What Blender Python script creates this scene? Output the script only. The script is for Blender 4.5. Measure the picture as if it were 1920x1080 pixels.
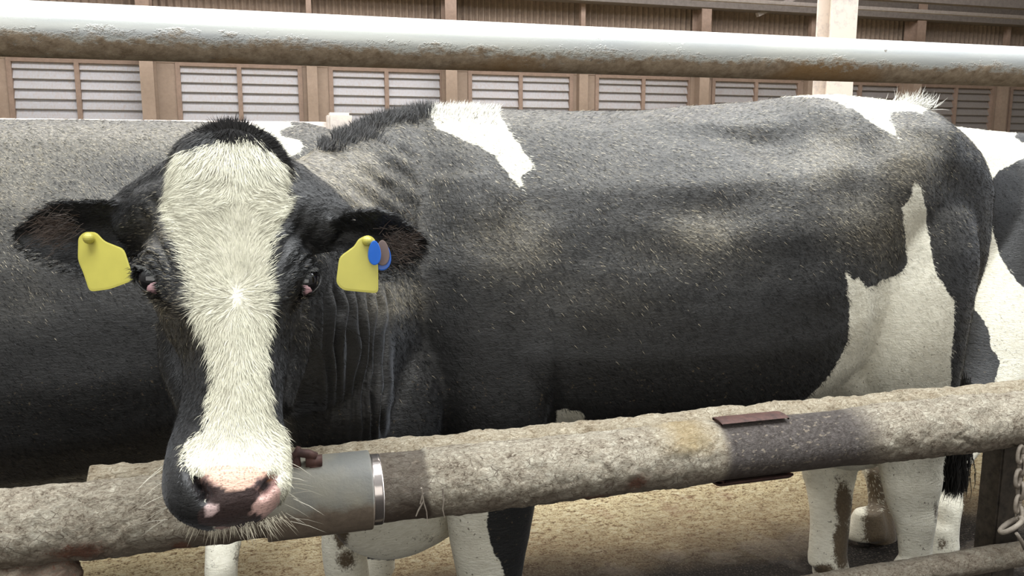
import bpy, bmesh, math, random
import numpy as np
from mathutils import Vector, Matrix
for o in list(bpy.data.objects): bpy.data.objects.remove(o)
random.seed(3); rng = np.random.default_rng(7)
SC = bpy.context.scene
# ------------------------------------------------------------------ camera, sky, lights, exposure
F = 1534.0; H = 1.22; YAW = math.radians(16); PIT = math.atan(245 / F)
cam_d = bpy.data.cameras.new('camera'); cam = bpy.data.objects.new('camera', cam_d)
SC.collection.objects.link(cam); SC.camera = cam
cam_d.sensor_width = 36; cam_d.lens = 36 * F / 1920; cam_d.clip_end = 200; cam_d.clip_start = .02
cam.location = (0, 0, H); cam.rotation_euler = (math.pi / 2 - PIT, 0, -YAW)
SC.view_settings.view_transform = 'Standard'; SC.view_settings.look = 'None'
SC.view_settings.gamma = 1; SC.view_settings.use_curve_mapping = False
SC.view_settings.exposure = 0.0
W = bpy.data.worlds.new('overcast'); SC.world = W; W.use_nodes = True
nt = W.node_tree; nt.nodes.clear()
wo = nt.nodes.new('ShaderNodeOutputWorld'); bg = nt.nodes.new('ShaderNodeBackground')
tc = nt.nodes.new('ShaderNodeTexCoord'); sp = nt.nodes.new('ShaderNodeSeparateXYZ')
mr = nt.nodes.new('ShaderNodeValToRGB')
mr.color_ramp.elements[0].position = 0.0; mr.color_ramp.elements[0].color = (.22, .21, .20, 1)
mr.color_ramp.elements[1].position = 1.0; mr.color_ramp.elements[1].color = (1.0, 1.03, 1.05, 1)
e = mr.color_ramp.elements.new(.35); e.color = (.34, .34, .33, 1)
nt.links.new(tc.outputs['Generated'], sp.inputs[0]); nt.links.new(sp.outputs[2], mr.inputs[0])
nt.links.new(mr.outputs[0], bg.inputs[0]); bg.inputs[1].default_value = 1.0
nt.links.new(bg.outputs[0], wo.inputs[0])
def area(name, loc, target, sx, sy, power, col):
    l = bpy.data.lights.new(name, 'AREA'); l.shape = 'RECTANGLE'; l.size = sx; l.size_y = sy; l.energy = power; l.color = col
    o = bpy.data.objects.new(name, l); SC.collection.objects.link(o); o.location = loc
    o.rotation_euler = (Vector(target) - Vector(loc)).to_track_quat('-Z', 'Y').to_euler(); return o
area('skylight_lamp', (1.5, 1.3, 5.2), (1.2, 2.2, 0), 8, 2.4, 720, (.95, .98, 1))
area('open_side_lamp', (-1.0, -3.6, 2.1), (0.4, 1.8, .7), 7, 2.6, 100, (1, .98, .94))
area('far_fill_lamp', (1.2, 6.0, 5.3), (1.2, 7.2, 0), 12, 2.0, 860, (1, .98, .95))  # fill lamp added to brighten the back wall and bedding

# ------------------------------------------------------------------ measuring helpers
FW = np.array([math.sin(YAW) * math.cos(PIT), math.cos(YAW) * math.cos(PIT), -math.sin(PIT)])
RT = np.array([math.cos(YAW), -math.sin(YAW), 0.]); UP = np.cross(RT, FW); CP = np.array([0, 0, H])
def ray(x, y): return FW + RT * (x - 960) / F + UP * (540 - y) / F
def atY(x, y, Y): r = ray(x, y); return CP + r * (Y / r[1])
def atD(x, y, d): return CP + ray(x, y) * d
def atZ(x, y, z): r = ray(x, y); return CP + r * ((z - H) / r[2])
def proj(P):
    d = np.asarray(P) - CP; z = d @ FW
    return 960 + F * (d @ RT) / z, 540 - F * (d @ UP) / z, z
def _h(i, j, k, s):
    n = (i * 374761393 + j * 668265263 + k * 2147483647 + s * 974711) & 0xffffffff
    n = ((n ^ (n >> 13)) * 1274126177) & 0xffffffff
    return ((n ^ (n >> 16)) & 0xffff) / 65535.0
def noise(P, s=0):
    P = np.asarray(P, float); I = np.floor(P).astype(np.int64); f = P - I; f = f * f * (3 - 2 * f)
    r = 0
    for a in (0, 1):
        for b in (0, 1):
            for c in (0, 1):
                w = (f[:, 0] if a else 1 - f[:, 0]) * (f[:, 1] if b else 1 - f[:, 1]) * (f[:, 2] if c else 1 - f[:, 2])
                r = r + w * _h(I[:, 0] + a, I[:, 1] + b, I[:, 2] + c, s)
    return r
def fbm(P, o=4, s=0):
    P = np.asarray(P, float); r = 0; a = .5; t = 0
    for i in range(o): r = r + a * noise(P * 2 ** i + 17.3 * i, s + i); t += a; a *= .5
    return r / t
def sdf(poly, x, y):                       # signed distance to a polygon, positive inside
    p = np.asarray(poly, float); n = len(p); d = np.full(x.shape, 1e9); ins = np.zeros(x.shape, bool)
    for i in range(n):
        a = p[i]; b = p[(i + 1) % n]; e = b - a; wx = x - a[0]; wy = y - a[1]
        t = np.clip((wx * e[0] + wy * e[1]) / (e @ e + 1e-9), 0, 1)
        d = np.minimum(d, (wx - e[0] * t) ** 2 + (wy - e[1] * t) ** 2)
        c = ((a[1] > y) != (b[1] > y)); xi = a[0] + (y - a[1]) / (b[1] - a[1] + 1e-12) * (b[0] - a[0])
        ins ^= c & (x < xi)
    return np.where(ins, 1, -1) * np.sqrt(d)
def smooth(a, b, x): t = np.clip((x - a) / (b - a), 0, 1); return t * t * (3 - 2 * t)

# ------------------------------------------------------------------ object helpers
def link(o, parent=None):
    SC.collection.objects.link(o)
    if parent is not None: o.parent = parent
    return o
def tag(o, label=None, cat=None, group=None, kind=None):
    for k, v in (('label', label), ('category', cat), ('group', group), ('kind', kind)):
        if v: o[k] = v
    return o
class MB:
    def __init__(s): s.v = []; s.f = []
    def add(s, v, f):
        n = len(s.v); s.v += [tuple(map(float, q)) for q in v]; s.f += [tuple(i + n for i in q) for q in f]; return s
    def loft(s, rings, cap=True, closed=True):
        n = len(s.v); m = len(rings[0])
        for r in rings: s.v += [tuple(map(float, q)) for q in r]
        for i in range(len(rings) - 1):
            for j in range(m if closed else m - 1):
                k = (j + 1) % m; a = n + i * m
                s.f.append((a + j, a + k, a + m + k, a + m + j))
        if cap:
            for base, rev in ((n, True), (n + (len(rings) - 1) * m, False)):
                c = np.mean(s.v[base:base + m], axis=0); ci = len(s.v); s.v.append(tuple(c))
                for j in range(m):
                    k = (j + 1) % m
                    s.f.append((base + k, base + j, ci) if rev else (base + j, base + k, ci))
        return s
    def box(s, lo, hi):
        x0, y0, z0 = lo; x1, y1, z1 = hi
        return s.add([(x0, y0, z0), (x1, y0, z0), (x1, y1, z0), (x0, y1, z0), (x0, y0, z1), (x1, y0, z1), (x1, y1, z1), (x0, y1, z1)],
                     [(0, 3, 2, 1), (4, 5, 6, 7), (0, 1, 5, 4), (1, 2, 6, 5), (2, 3, 7, 6), (3, 0, 4, 7)])
    def bar(s, a, b, w, h, up=(0, 0, 1)):
        a = np.array(a, float); b = np.array(b, float); d = (b - a) / np.linalg.norm(b - a)
        u = np.cross(d, up); u /= np.linalg.norm(u); v = np.cross(u, d)
        return s.loft([[p + u * w / 2 * i + v * h / 2 * j for i, j in ((-1, -1), (1, -1), (1, 1), (-1, 1))] for p in (a, b)])
    def tube(s, pts, rad, n=12):
        P = [np.array(p, float) for p in pts]
        if np.isscalar(rad): rad = [rad] * len(P)
        rings = []; u = None
        for i, p in enumerate(P):
            d = P[min(i + 1, len(P) - 1)] - P[max(i - 1, 0)]; d /= np.linalg.norm(d)
            if u is None: u = np.cross(d, (0, 0, 1)) if abs(d[2]) < .9 else np.cross(d, (1, 0, 0))
            u = u - d * (u @ d); u /= np.linalg.norm(u); v = np.cross(d, u)
            rings.append([p + rad[i] * (math.cos(t) * u + math.sin(t) * v) for t in np.linspace(0, 2 * math.pi, n, False)])
        return s.loft(rings)
    def ball(s, c, r, n=10, m=16):
        r = np.ones(3) * r
        return s.loft([[np.array(c) + r * np.array([math.sin(a) * math.cos(b), math.sin(a) * math.sin(b), math.cos(a)]) for b in np.linspace(0, 2 * math.pi, m, False)] for a in np.linspace(.05, math.pi - .05, n)])
    def build(s, name, mat, parent=None, org=(0, 0, 0), sm=False, bevel=0):
        org = np.array(org, float)
        me = bpy.data.meshes.new(name); me.from_pydata([tuple(np.array(q) - org) for q in s.v], [], s.f); me.update()
        bm = bmesh.new(); bm.from_mesh(me); bmesh.ops.recalc_face_normals(bm, faces=bm.faces)
        if bevel: bmesh.ops.bevel(bm, geom=[e for e in bm.edges if e.calc_face_angle(0) > .6], offset=bevel, segments=2, affect='EDGES')
        bm.to_mesh(me); bm.free()
        if sm: me.polygons.foreach_set('use_smooth', [True] * len(me.polygons))
        if mat: me.materials.append(mat)
        o = bpy.data.objects.new(name, me)
        if parent is None: o.location = org
        return link(o, parent)
def get_co(me): a = np.empty(len(me.vertices) * 3, np.float32); me.vertices.foreach_get('co', a); return a.reshape(-1, 3).astype(float)
def set_co(me, c): me.vertices.foreach_set('co', np.asarray(c, np.float32).ravel()); me.update()
def get_no(me): a = np.empty(len(me.vertices) * 3, np.float32); me.vertices.foreach_get('normal', a); return a.reshape(-1, 3).astype(float)
def put(me, name, val):
    val = np.asarray(val, np.float32)
    if val.ndim == 1: me.attributes.new(name, 'FLOAT', 'POINT').data.foreach_set('value', val)
    else:
        if val.shape[1] == 3: val = np.hstack([val, np.ones((len(val), 1), np.float32)])
        me.attributes.new(name, 'FLOAT_COLOR', 'POINT').data.foreach_set('color', val.ravel())

# ------------------------------------------------------------------ materials
class NM:
    def __init__(s, name):
        s.m = bpy.data.materials.new(name); s.m.use_nodes = True; s.t = s.m.node_tree; s.t.nodes.clear()
        s.o = s.n('ShaderNodeOutputMaterial'); s.b = s.n('ShaderNodeBsdfPrincipled'); s.l(s.b.outputs[0], s.o.inputs[0])
        s.tc = s.n('ShaderNodeTexCoord').outputs['Object']
    def n(s, t): return s.t.nodes.new(t)
    def l(s, a, b): s.t.links.new(a, b)
    def set(s, i, v):
        if hasattr(v, 'is_linked') or isinstance(v, bpy.types.NodeSocket): s.l(v, i)
        else: i.default_value = v
    def P(s, **k):
        for a, v in k.items(): s.set(s.b.inputs[a.replace('_', ' ')], (*v, 1) if isinstance(v, tuple) and len(v) == 3 else v)
        return s
    def map(s, sc=(1, 1, 1), rot=(0, 0, 0), loc=(0, 0, 0)):
        m = s.n('ShaderNodeMapping'); s.l(s.tc, m.inputs[0]); m.inputs['Scale'].default_value = sc; m.inputs['Rotation'].default_value = rot; m.inputs['Location'].default_value = loc; return m.outputs[0]
    def noise(s, scale=5, det=4, rough=.5, vec=None, dist=0):
        n = s.n('ShaderNodeTexNoise'); s.l(vec if vec is not None else s.tc, n.inputs['Vector']); n.inputs['Scale'].default_value = scale; n.inputs['Detail'].default_value = det; n.inputs['Roughness'].default_value = rough; n.inputs['Distortion'].default_value = dist; return n.outputs[0]
    def vor(s, scale=5, vec=None, feat='F1'):
        n = s.n('ShaderNodeTexVoronoi'); n.feature = feat; s.l(vec if vec is not None else s.tc, n.inputs['Vector']); n.inputs['Scale'].default_value = scale; return n.outputs[0]
    def rng(s, v, a, b, c=0, d=1):
        n = s.n('ShaderNodeMapRange'); n.inputs[1].default_value = a; n.inputs[2].default_value = b; n.inputs[3].default_value = c; n.inputs[4].default_value = d; s.set(n.inputs[0], v); return n.outputs[0]
    def math(s, op, a, b=0.):
        n = s.n('ShaderNodeMath'); n.operation = op; s.set(n.inputs[0], a); s.set(n.inputs[1], b); return n.outputs[0]
    def mix(s, f, a, b):
        n = s.n('ShaderNodeMix'); n.data_type = 'RGBA'; s.set(n.inputs[0], f)
        for i, v in ((6, a), (7, b)): s.set(n.inputs[i], (*v, 1) if isinstance(v, tuple) and len(v) == 3 else v)
        return n.outputs[2]
    def ramp(s, v, pts):
        n = s.n('ShaderNodeValToRGB'); s.l(v, n.inputs[0]); e = n.color_ramp.elements
        while len(e) < len(pts): e.new(.5)
        for q, (p, c) in zip(e, pts): q.position = p; q.color = (*c, 1)
        return n.outputs[0]
    def attr(s, name, out='Fac'):
        n = s.n('ShaderNodeAttribute'); n.attribute_name = name; return n.outputs[out]
    def xyz(s):
        n = s.n('ShaderNodeSeparateXYZ'); s.l(s.tc, n.inputs[0]); return n.outputs
    def bump(s, h, st=.5, d=.01):
        n = s.n('ShaderNodeBump'); s.l(h, n.inputs['Height']); n.inputs['Strength'].default_value = st; n.inputs['Distance'].default_value = d; s.l(n.outputs[0], s.b.inputs['Normal']); return s

def coat_material():
    m = NM('holstein_coat')
    st = m.map((60, 60, 190), (.0, .6, 0)); hair = m.noise(1, 5, .65, st, .4); fine = m.noise(260, 3, .6)
    w = m.attr('white'); w = m.math('ADD', w, m.rng(hair, 0, 1, -.006, .006)); w = m.math('ADD', w, m.rng(m.noise(35, 3), 0, 1, -.008, .008))
    wf = m.rng(w, -.0015, .0015)
    dust = m.attr('dust'); fl = m.rng(m.noise(1, 4, .7, m.map((130, 130, 300), (0, .5, 0)), 1), .52, .68)
    blk = m.mix(hair, (.006, .006, .006), (.018, .017, .016))
    blk = m.mix(m.math('MULTIPLY', dust, m.math('ADD', m.math('MULTIPLY', fl, .75), .25)), blk, (.30, .27, .21))
    wh = m.mix(m.rng(hair, .3, .75), (.62, .58, .46), (.82, .79, .67))
    c = m.mix(wf, blk, wh)
    ov = m.n('ShaderNodeAttribute'); ov.attribute_name = 'paint'
    of = m.rng(m.math('ADD', ov.outputs['Alpha'], m.rng(m.noise(220, 4, .7), 0, 1, -.28, .28)), .42, .58)
    pc = m.mix(m.rng(m.math('ADD', m.vor(300), m.math('MULTIPLY', m.noise(240, 3, .7), .8)), .35, .85), m.mix(.6, ov.outputs['Color'], (0, 0, 0)), ov.outputs['Color'])
    c = m.mix(of, c, pc)
    dirt = m.attr('dirt'); df = m.rng(m.math('ADD', dirt, m.rng(m.math('ADD', m.math('MULTIPLY', m.noise(60, 5, .8), .55), m.math('MULTIPLY', m.noise(210, 4, .8), .45)), 0, 1, -.85, .85)), .40, .62)
    c = m.mix(df, c, m.mix(m.noise(150), (.045, .032, .02), (.16, .12, .075)))
    spk = m.rng(m.noise(110, 3, .6), .645, .69); c = m.mix(m.math('MULTIPLY', m.math('MULTIPLY', spk, m.attr('speck')), .8), c, (.10, .075, .045))
    m.P(Base_Color=c, Roughness=m.rng(of, 0, 1, .52, .35), Specular_IOR_Level=m.rng(wf, 0, 1, .5, .2), Sheen_Weight=.14, Sheen_Roughness=.4, Sheen_Tint=(.85, .9, 1))
    m.bump(m.math('ADD', hair, m.math('MULTIPLY', fine, .4)), .5, .004); return m.m
M = {}
M['coat'] = coat_material()
def hair_material():
    m = NM('coat_hair'); m.P(Base_Color=m.attr('col', 'Color'), Roughness=.45, Specular_IOR_Level=.42); m.l(m.attr('nrm', 'Vector'), m.b.inputs['Normal']); return m.m
M['hair'] = hair_material()
def simple(name, col, rough=.5, metal=0., **k):
    m = NM(name); m.P(Base_Color=m.mix(m.noise(30, 4), tuple(c * .8 for c in col), tuple(min(1, c * 1.12) for c in col)), Roughness=rough, Metallic=metal, **k); return m.m
M['eye'] = NM('eye_gloss').P(Base_Color=(.006, .005, .006), Roughness=.06, Coat_Weight=1.0).m
M['eye_white'] = NM('eye_corner').P(Base_Color=(.66, .40, .42), Roughness=.2).m
M['yellow'] = simple('yellow_tag', (.50, .45, .085), .45)
M['blue'] = simple('blue_tag', (.02, .13, .55), .3)
M['tagback'] = simple('tag_back', (.16, .11, .09), .5)

# ------------------------------------------------------------------ cow building
def profile(s, kind):                      # half width of a trunk section at height s (0 spine .. 1 belly)
    xs = [0, .02, .06, .12, .22, .35, .5, .65, .8, .9, .96, 1]
    b = [0, .20, .40, .56, .75, .90, .98, 1, .90, .70, .45, 0]
    r = [0, .34, .62, .84, .97, 1, .96, .90, .78, .60, .40, 0]
    return np.interp(s, xs, b) * (1 - kind) + np.interp(s, xs, r) * kind
def trunk_ring(X, Y, zt, zb, w, kind, n=40, yaw=0., zs=0):
    s = (1 - np.cos(np.linspace(0, math.pi, n))) / 2
    wd = profile(s, kind) * w; z = zt + (zb - zt) * s
    L = [(X + q * math.sin(yaw), Y - q * math.cos(yaw), k) for q, k in zip(wd, z)]
    R = [(X - q * math.sin(yaw), Y + q * math.cos(yaw), k) for q, k in zip(wd[1:-1], z[1:-1])][::-1]
    return L + R
def oring(c, u, v, a, b, n=28, e=2.0):
    t = np.linspace(0, 2 * math.pi, n, False); c = np.array(c)
    cu = np.sign(np.cos(t)) * abs(np.cos(t)) ** (2 / e); cv = np.sign(np.sin(t)) * abs(np.sin(t)) ** (2 / e)
    return [c + np.array(u) * a * p + np.array(v) * b * q for p, q in zip(cu, cv)]
def limb(mb, L):                           # L: (px, py, half px, plane Y, half depth m)
    R = []
    for x, y, hp, Y, b in L:
        c = atY(x, y, Y); a = abs(atY(x + hp, y, Y)[0] - c[0]); R.append(oring(c, (1, 0, 0), (0, 1, 0), a, b))
    mb.loft(R)
def limb3(mb, L):                          # L: (x, y, z, ax, ay)
    mb.loft([oring((x, y, z), (1, 0, 0), (0, 1, 0), a, b) for x, y, z, a, b in L])
def spline(L, k):
    L = np.array(L, float); n = len(L); t = np.linspace(0, n - 1, (n - 1) * k + 1); out = []
    for q in t:
        i = min(int(q), n - 2); f = q - i; p0, p1, p2, p3 = L[max(i - 1, 0)], L[i], L[i + 1], L[min(i + 2, n - 1)]
        out.append(.5 * ((2 * p1) + (p2 - p0) * f + (2 * p0 - 5 * p1 + 4 * p2 - p3) * f * f + (3 * p1 - p0 - 3 * p2 + p3) * f ** 3))
    return out
def fuse(mb, voxel, smooths=3):            # joins overlapping shapes into one continuous skin
    me = bpy.data.meshes.new('t'); me.from_pydata(mb.v, [], mb.f)
    bm = bmesh.new(); bm.from_mesh(me); bmesh.ops.recalc_face_normals(bm, faces=bm.faces); bm.to_mesh(me); bm.free()
    o = bpy.data.objects.new('t', me); SC.collection.objects.link(o)
    r = o.modifiers.new('r', 'REMESH'); r.mode = 'VOXEL'; r.voxel_size = voxel; r.use_smooth_shade = True
    s = o.modifiers.new('s', 'SMOOTH'); s.factor = .5; s.iterations = smooths
    dg = bpy.context.evaluated_depsgraph_get(); out = bpy.data.meshes.new_from_object(o.evaluated_get(dg))
    bpy.data.objects.remove(o); bpy.data.meshes.remove(me); return out
def edges_of(me):
    e = np.empty(len(me.edges) * 2, np.int32); me.edges.foreach_get('vertices', e); return e.reshape(-1, 2)
def relax(me, it, mask=None):
    c = get_co(me); e = edges_of(me); n = len(c); deg = np.bincount(e.ravel(), minlength=n)[:, None]
    for _ in range(it):
        s = np.zeros_like(c)
        for k in range(3): s[:, k] = np.bincount(e[:, 0], c[e[:, 1], k], n) + np.bincount(e[:, 1], c[e[:, 0], k], n)
        d = s / deg - c; c = c + .5 * d * (1 if mask is None else mask[:, None])
    set_co(me, c)
def finish(me, name, org, mat):
    set_co(me, get_co(me) - np.array(org)); me.materials.clear(); me.materials.append(mat); me.name = name
    me.polygons.foreach_set('use_smooth', [True] * len(me.polygons))
    o = bpy.data.objects.new(name, me); o.location = org; return link(o)
def ribbons(name, root, dirv, nrm, ln, wd, col, parent, org, curl=.3, mat=None, kind=None):
    """one mesh of many tapering hairs: each a quad and a triangle"""
    n = len(root); org = np.array(org)
    d = dirv / (np.linalg.norm(dirv, axis=1, keepdims=True) + 1e-9)
    side = np.cross(d, nrm + rng.normal(0, .35, (n, 3))); side /= np.linalg.norm(side, axis=1, keepdims=True) + 1e-9
    ln = ln[:, None]; wd = wd[:, None]; g = np.array([0, 0, -1.]) * curl
    p0 = root; p1 = root + d * ln * .5 + nrm * ln * .08; p2 = root + d * ln + g * ln * .5
    V = np.stack([p0 - side * wd, p0 + side * wd, p1 + side * wd * .8, p1 - side * wd * .8, p2], 1).reshape(-1, 3) - org
    b = np.arange(n)[:, None] * 5
    me = bpy.data.meshes.new(name); me.vertices.add(n * 5); me.vertices.foreach_set('co', V.astype(np.float32).ravel())
    me.loops.add(n * 7); me.polygons.add(n * 2)
    me.loops.foreach_set('vertex_index', np.hstack([b, b + 1, b + 2, b + 3, b + 3, b + 2, b + 4]).astype(np.int32).ravel())
    me.polygons.foreach_set('loop_start', (np.arange(n)[:, None] * 7 + np.array([0, 4])).astype(np.int32).ravel())
    me.polygons.foreach_set('loop_total', np.tile([4, 3], n).astype(np.int32))
    me.update(calc_edges=True)
    put(me, 'col', np.repeat(col, 5, axis=0)); me.materials.append(mat or M['hair'])
    sn = nrm * .9 + np.cross(side, d) * np.sign(np.sum(np.cross(side, d) * nrm, 1, keepdims=True)) * .35 + side * rng.normal(0, .22, (n, 1)); sn /= np.linalg.norm(sn, axis=1, keepdims=True)
    a = me.attributes.new('nrm', 'FLOAT_VECTOR', 'POINT'); a.data.foreach_set('vector', np.repeat(sn, 5, axis=0).astype(np.float32).ravel())
    o = bpy.data.objects.new(name, me); link(o, parent)
    if kind: o['kind'] = kind
    return o
def sample(me, k, mask=None):              # k random surface points (index of nearest vertex, jittered position)
    c = get_co(me); no = get_no(me); n = len(c)
    p = np.ones(n) if mask is None else np.clip(mask, 0, None)
    idx = rng.choice(n, k, p=p / p.sum()); e = .003
    t = rng.normal(0, e, (k, 3)); t -= no[idx] * np.sum(t * no[idx], 1, keepdims=True)
    return idx, c[idx] + t - no[idx] * .0015, no[idx]
# ------------------------------------------------------------------ barn materials
def wall_metal(name, a, b, sc=20):
    m = NM(name); m.P(Base_Color=m.mix(m.rng(m.noise(sc, 5, .7), .3, .7), a, b), Roughness=.7); m.bump(m.noise(60, 4), .2, .003); return m.m
M['brown'] = wall_metal('brown_cladding', (.17, .125, .10), (.25, .19, .15))
M['frame'] = wall_metal('brown_frame', (.25, .185, .145), (.31, .235, .185))
M['frame_dark'] = wall_metal('dark_brown_edge', (.20, .14, .11), (.28, .20, .16))
M['beam'] = wall_metal('sooty_steel', (.075, .062, .056), (.13, .11, .10))
M['purlin'] = wall_metal('grey_purlin', (.20, .17, .16), (.30, .27, .25))
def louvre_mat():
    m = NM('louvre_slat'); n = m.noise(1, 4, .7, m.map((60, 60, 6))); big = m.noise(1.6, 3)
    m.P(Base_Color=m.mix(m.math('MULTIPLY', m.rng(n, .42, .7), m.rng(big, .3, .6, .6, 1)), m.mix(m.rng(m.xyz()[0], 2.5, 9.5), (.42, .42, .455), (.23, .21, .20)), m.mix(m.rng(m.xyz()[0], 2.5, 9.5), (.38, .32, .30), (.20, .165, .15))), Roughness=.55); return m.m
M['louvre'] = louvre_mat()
def paint_mat():
    m = NM('pale_painted_steel'); n = m.noise(6, 5, .7)
    m.P(Base_Color=m.mix(m.rng(n, .5, .68), (.70, .62, .55), (.42, .38, .38)), Roughness=.6); m.bump(m.noise(40, 4), .3, .004); return m.m
M['pale'] = paint_mat()
def top_rail_mat():
    m = NM('galvanized_rail'); X = m.xyz(); st = m.noise(1, 5, .6, m.map((1.2, 26, 26)))
    base = m.mix(m.rng(st, .42, .62), (.64, .655, .61), (.49, .51, .51))
    base = m.mix(m.rng(m.noise(3, 4), .45, .7, 0, .5), base, (.70, .69, .60))
    d = m.math('ADD', m.rng(X[2], .006, -.026), m.math('ADD', m.rng(m.noise(1, 6, .72, m.map((9, 30, 30))), .25, .75, -.42, .32), m.rng(m.noise(1, 4, .8, m.map((60, 90, 90))), .3, .7, -.3, .3)))
    dm = m.rng(d, .25, .72)
    mud = m.mix(m.rng(m.noise(55, 5, .7), .3, .7), (.20, .14, .085), (.48, .38, .27))
    o = m.rng(m.math('ADD', m.rng(m.noise(2.6, 3, .5), .50, .66), m.rng(X[2], .0, -.04, -.8, 0)), .1, .6)
    mud = m.mix(m.math('MULTIPLY', o, .75), mud, (.30, .17, .06))
    c = m.mix(dm, base, mud); sp = m.rng(m.noise(38, 3, .6), .72, .75)
    c = m.mix(m.math('MULTIPLY', sp, .8), c, (.20, .17, .13))
    m.P(Base_Color=c, Roughness=m.rng(dm, 0, 1, .38, .8), Metallic=m.rng(dm, 0, 1, .25, 0), Specular_IOR_Level=.5); m.bump(m.math('ADD', m.math('MULTIPLY', dm, .6), m.math('MULTIPLY', m.noise(80, 4, .7), m.math('ADD', dm, .15))), .5, .004); return m.m
M['top_rail'] = top_rail_mat()
def mud_mat():
    m = NM('mud_caked_rail'); steel = m.attr('steel'); rust = m.attr('rust')
    n1 = m.noise(28, 6, .72, None, .6); n2 = m.noise(110, 5, .75, None, .5); v = m.rng(m.vor(75, m.map((1, 1, 1))), .0, .7)
    fl = m.vor(46, m.map((1, 1.5, 1.5)), 'DISTANCE_TO_EDGE'); n3 = m.noise(1, 5, .8, m.map((95, 150, 150), (0, .3, 0)), 1.6)
    mud = m.ramp(m.math('ADD', m.math('MULTIPLY', n1, .4), m.math('MULTIPLY', n3, .6)), [(.39, (.11, .08, .055)), (.445, (.33, .275, .205)), (.52, (.53, .47, .365)), (.61, (.74, .69, .56))])
    mud = m.mix(m.math('MULTIPLY', m.rng(fl, .05, .0), m.rng(n1, .5, .6)), mud, (.14, .10, .07))
    mud = m.mix(m.math('MULTIPLY', m.attr('browning'), .72), mud, (.13, .095, .068))
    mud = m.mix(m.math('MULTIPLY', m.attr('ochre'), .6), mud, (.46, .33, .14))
    stl = m.mix(m.rng(n2, .35, .65), (.085, .07, .062), (.21, .185, .17)); stl = m.mix(m.rng(m.noise(1, 3, .5, m.map((90, 160, 160), (0, .4, 0))), .62, .66, 0, .7), stl, (.45, .38, .29)); stl = m.mix(m.math('MULTIPLY', m.attr('browning'), .8), stl, (.07, .052, .04))
    c = m.mix(steel, mud, stl); rf = m.rng(m.math('ADD', rust, m.rng(n3, .3, .7, -.5, .5)), .35, .8)
    c = m.mix(rf, c, m.mix(n2, (.07, .03, .02), (.27, .13, .08)))
    m.P(Base_Color=c, Roughness=m.rng(steel, 0, 1, .85, .45), Metallic=m.math('MULTIPLY', steel, .25), Specular_IOR_Level=.35)
    m.bump(m.math('ADD', m.math('MULTIPLY', n1, .8), m.math('MULTIPLY', n3, .8)), .9, .009); return m.m
M['mud'] = mud_mat()
M['sleeve'] = (lambda m: (m.P(Base_Color=m.mix(m.rng(m.math('ADD', m.xyz()[2], m.rng(m.noise(30, 5, .7), 0, 1, -.02, .02)), -.008, .008), m.mix(m.noise(90, 5, .7), (.08, .06, .045), (.24, .19, .14)), m.mix(m.rng(m.noise(9, 4), .4, .65), (.27, .25, .19), (.17, .17, .155))), Roughness=.5), m.bump(m.noise(120, 4, .7), .35, .003), m.m)[2])(NM('sleeve_steel'))
M['shiny'] = NM('bright_steel').P(Base_Color=(.5, .45, .42), Roughness=.18, Metallic=.9).m
M['rust'] = wall_metal('rusty_iron', (.035, .017, .014), (.12, .055, .042), 60)
M['dark_post'] = wall_metal('wet_dark_post', (.018, .014, .010), (.07, .055, .04), 50)
M['chain'] = wall_metal('muddy_chain', (.16, .13, .10), (.38, .33, .27), 60)
def floor_mat():
    m = NM('barn_floor'); X = m.xyz(); n0 = m.noise(2.2, 5, .6); n1 = m.noise(1, 6, .75, m.map((38, 62, 40)), .8); n2 = m.noise(160, 4, .7)
    e = m.math('ADD', X[1], m.rng(n0, 0, 1, -.16, .16)); wet = m.rng(e, 2.30, 2.06)
    dry = m.ramp(m.math('ADD', m.math('MULTIPLY', n1, .6), m.math('MULTIPLY', n2, .4)), [(.42, (.16, .10, .05)), (.455, (.50, .38, .22)), (.50, (.80, .66, .38)), (.58, (.95, .87, .60))])
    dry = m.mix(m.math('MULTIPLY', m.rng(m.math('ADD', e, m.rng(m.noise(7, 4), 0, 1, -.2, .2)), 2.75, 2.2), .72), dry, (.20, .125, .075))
    dry = m.mix(m.rng(m.noise(5, 3), .62, .74, 0, .5), dry, (.30, .15, .10))
    wt = m.ramp(n2, [(.40, (.006, .005, .004)), (.57, (.02, .016, .013)), (.66, (.20, .17, .14))])
    m.P(Base_Color=m.mix(wet, dry, wt), Roughness=m.math('SUBTRACT', m.rng(wet, 0, 1, .95, .45), m.math('MULTIPLY', m.math('MULTIPLY', wet, m.rng(m.noise(4.5, 3), .54, .60)), .38)), Specular_IOR_Level=m.math('ADD', .2, m.math('MULTIPLY', m.math('MULTIPLY', wet, m.rng(m.noise(4.5, 3), .54, .60)), .8)))
    m.bump(m.math('ADD', n1, m.math('MULTIPLY', n2, .6)), 1., .02); return m.m
M['floor'] = floor_mat()

# ------------------------------------------------------------------ ground
N1, N2 = 220, 170
gx = np.linspace(-9, 22, N1); gy = np.concatenate([np.linspace(-1.5, 1.2, 12), np.linspace(1.25, 5, 110), np.linspace(5.2, 11.5, N2 - 122)])
A, B = np.meshgrid(gx, gy, indexing='ij'); P = np.stack([A.ravel(), B.ravel(), np.zeros(A.size)], 1)
P[:, 2] = .012 * (fbm(P * 5, 4, 3) - .6) + .02 * smooth(2.2, 2.7, P[:, 1]) * (fbm(P * 3, 3, 6) - .3) - .005
g = MB(); g.v = [tuple(q) for q in P]; g.f = [(i * N2 + j, (i + 1) * N2 + j, (i + 1) * N2 + j + 1, i * N2 + j + 1) for i in range(N1 - 1) for j in range(N2 - 1)]
fl = g.build('floor', M['floor'], sm=True); fl['kind'] = 'structure'

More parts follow.
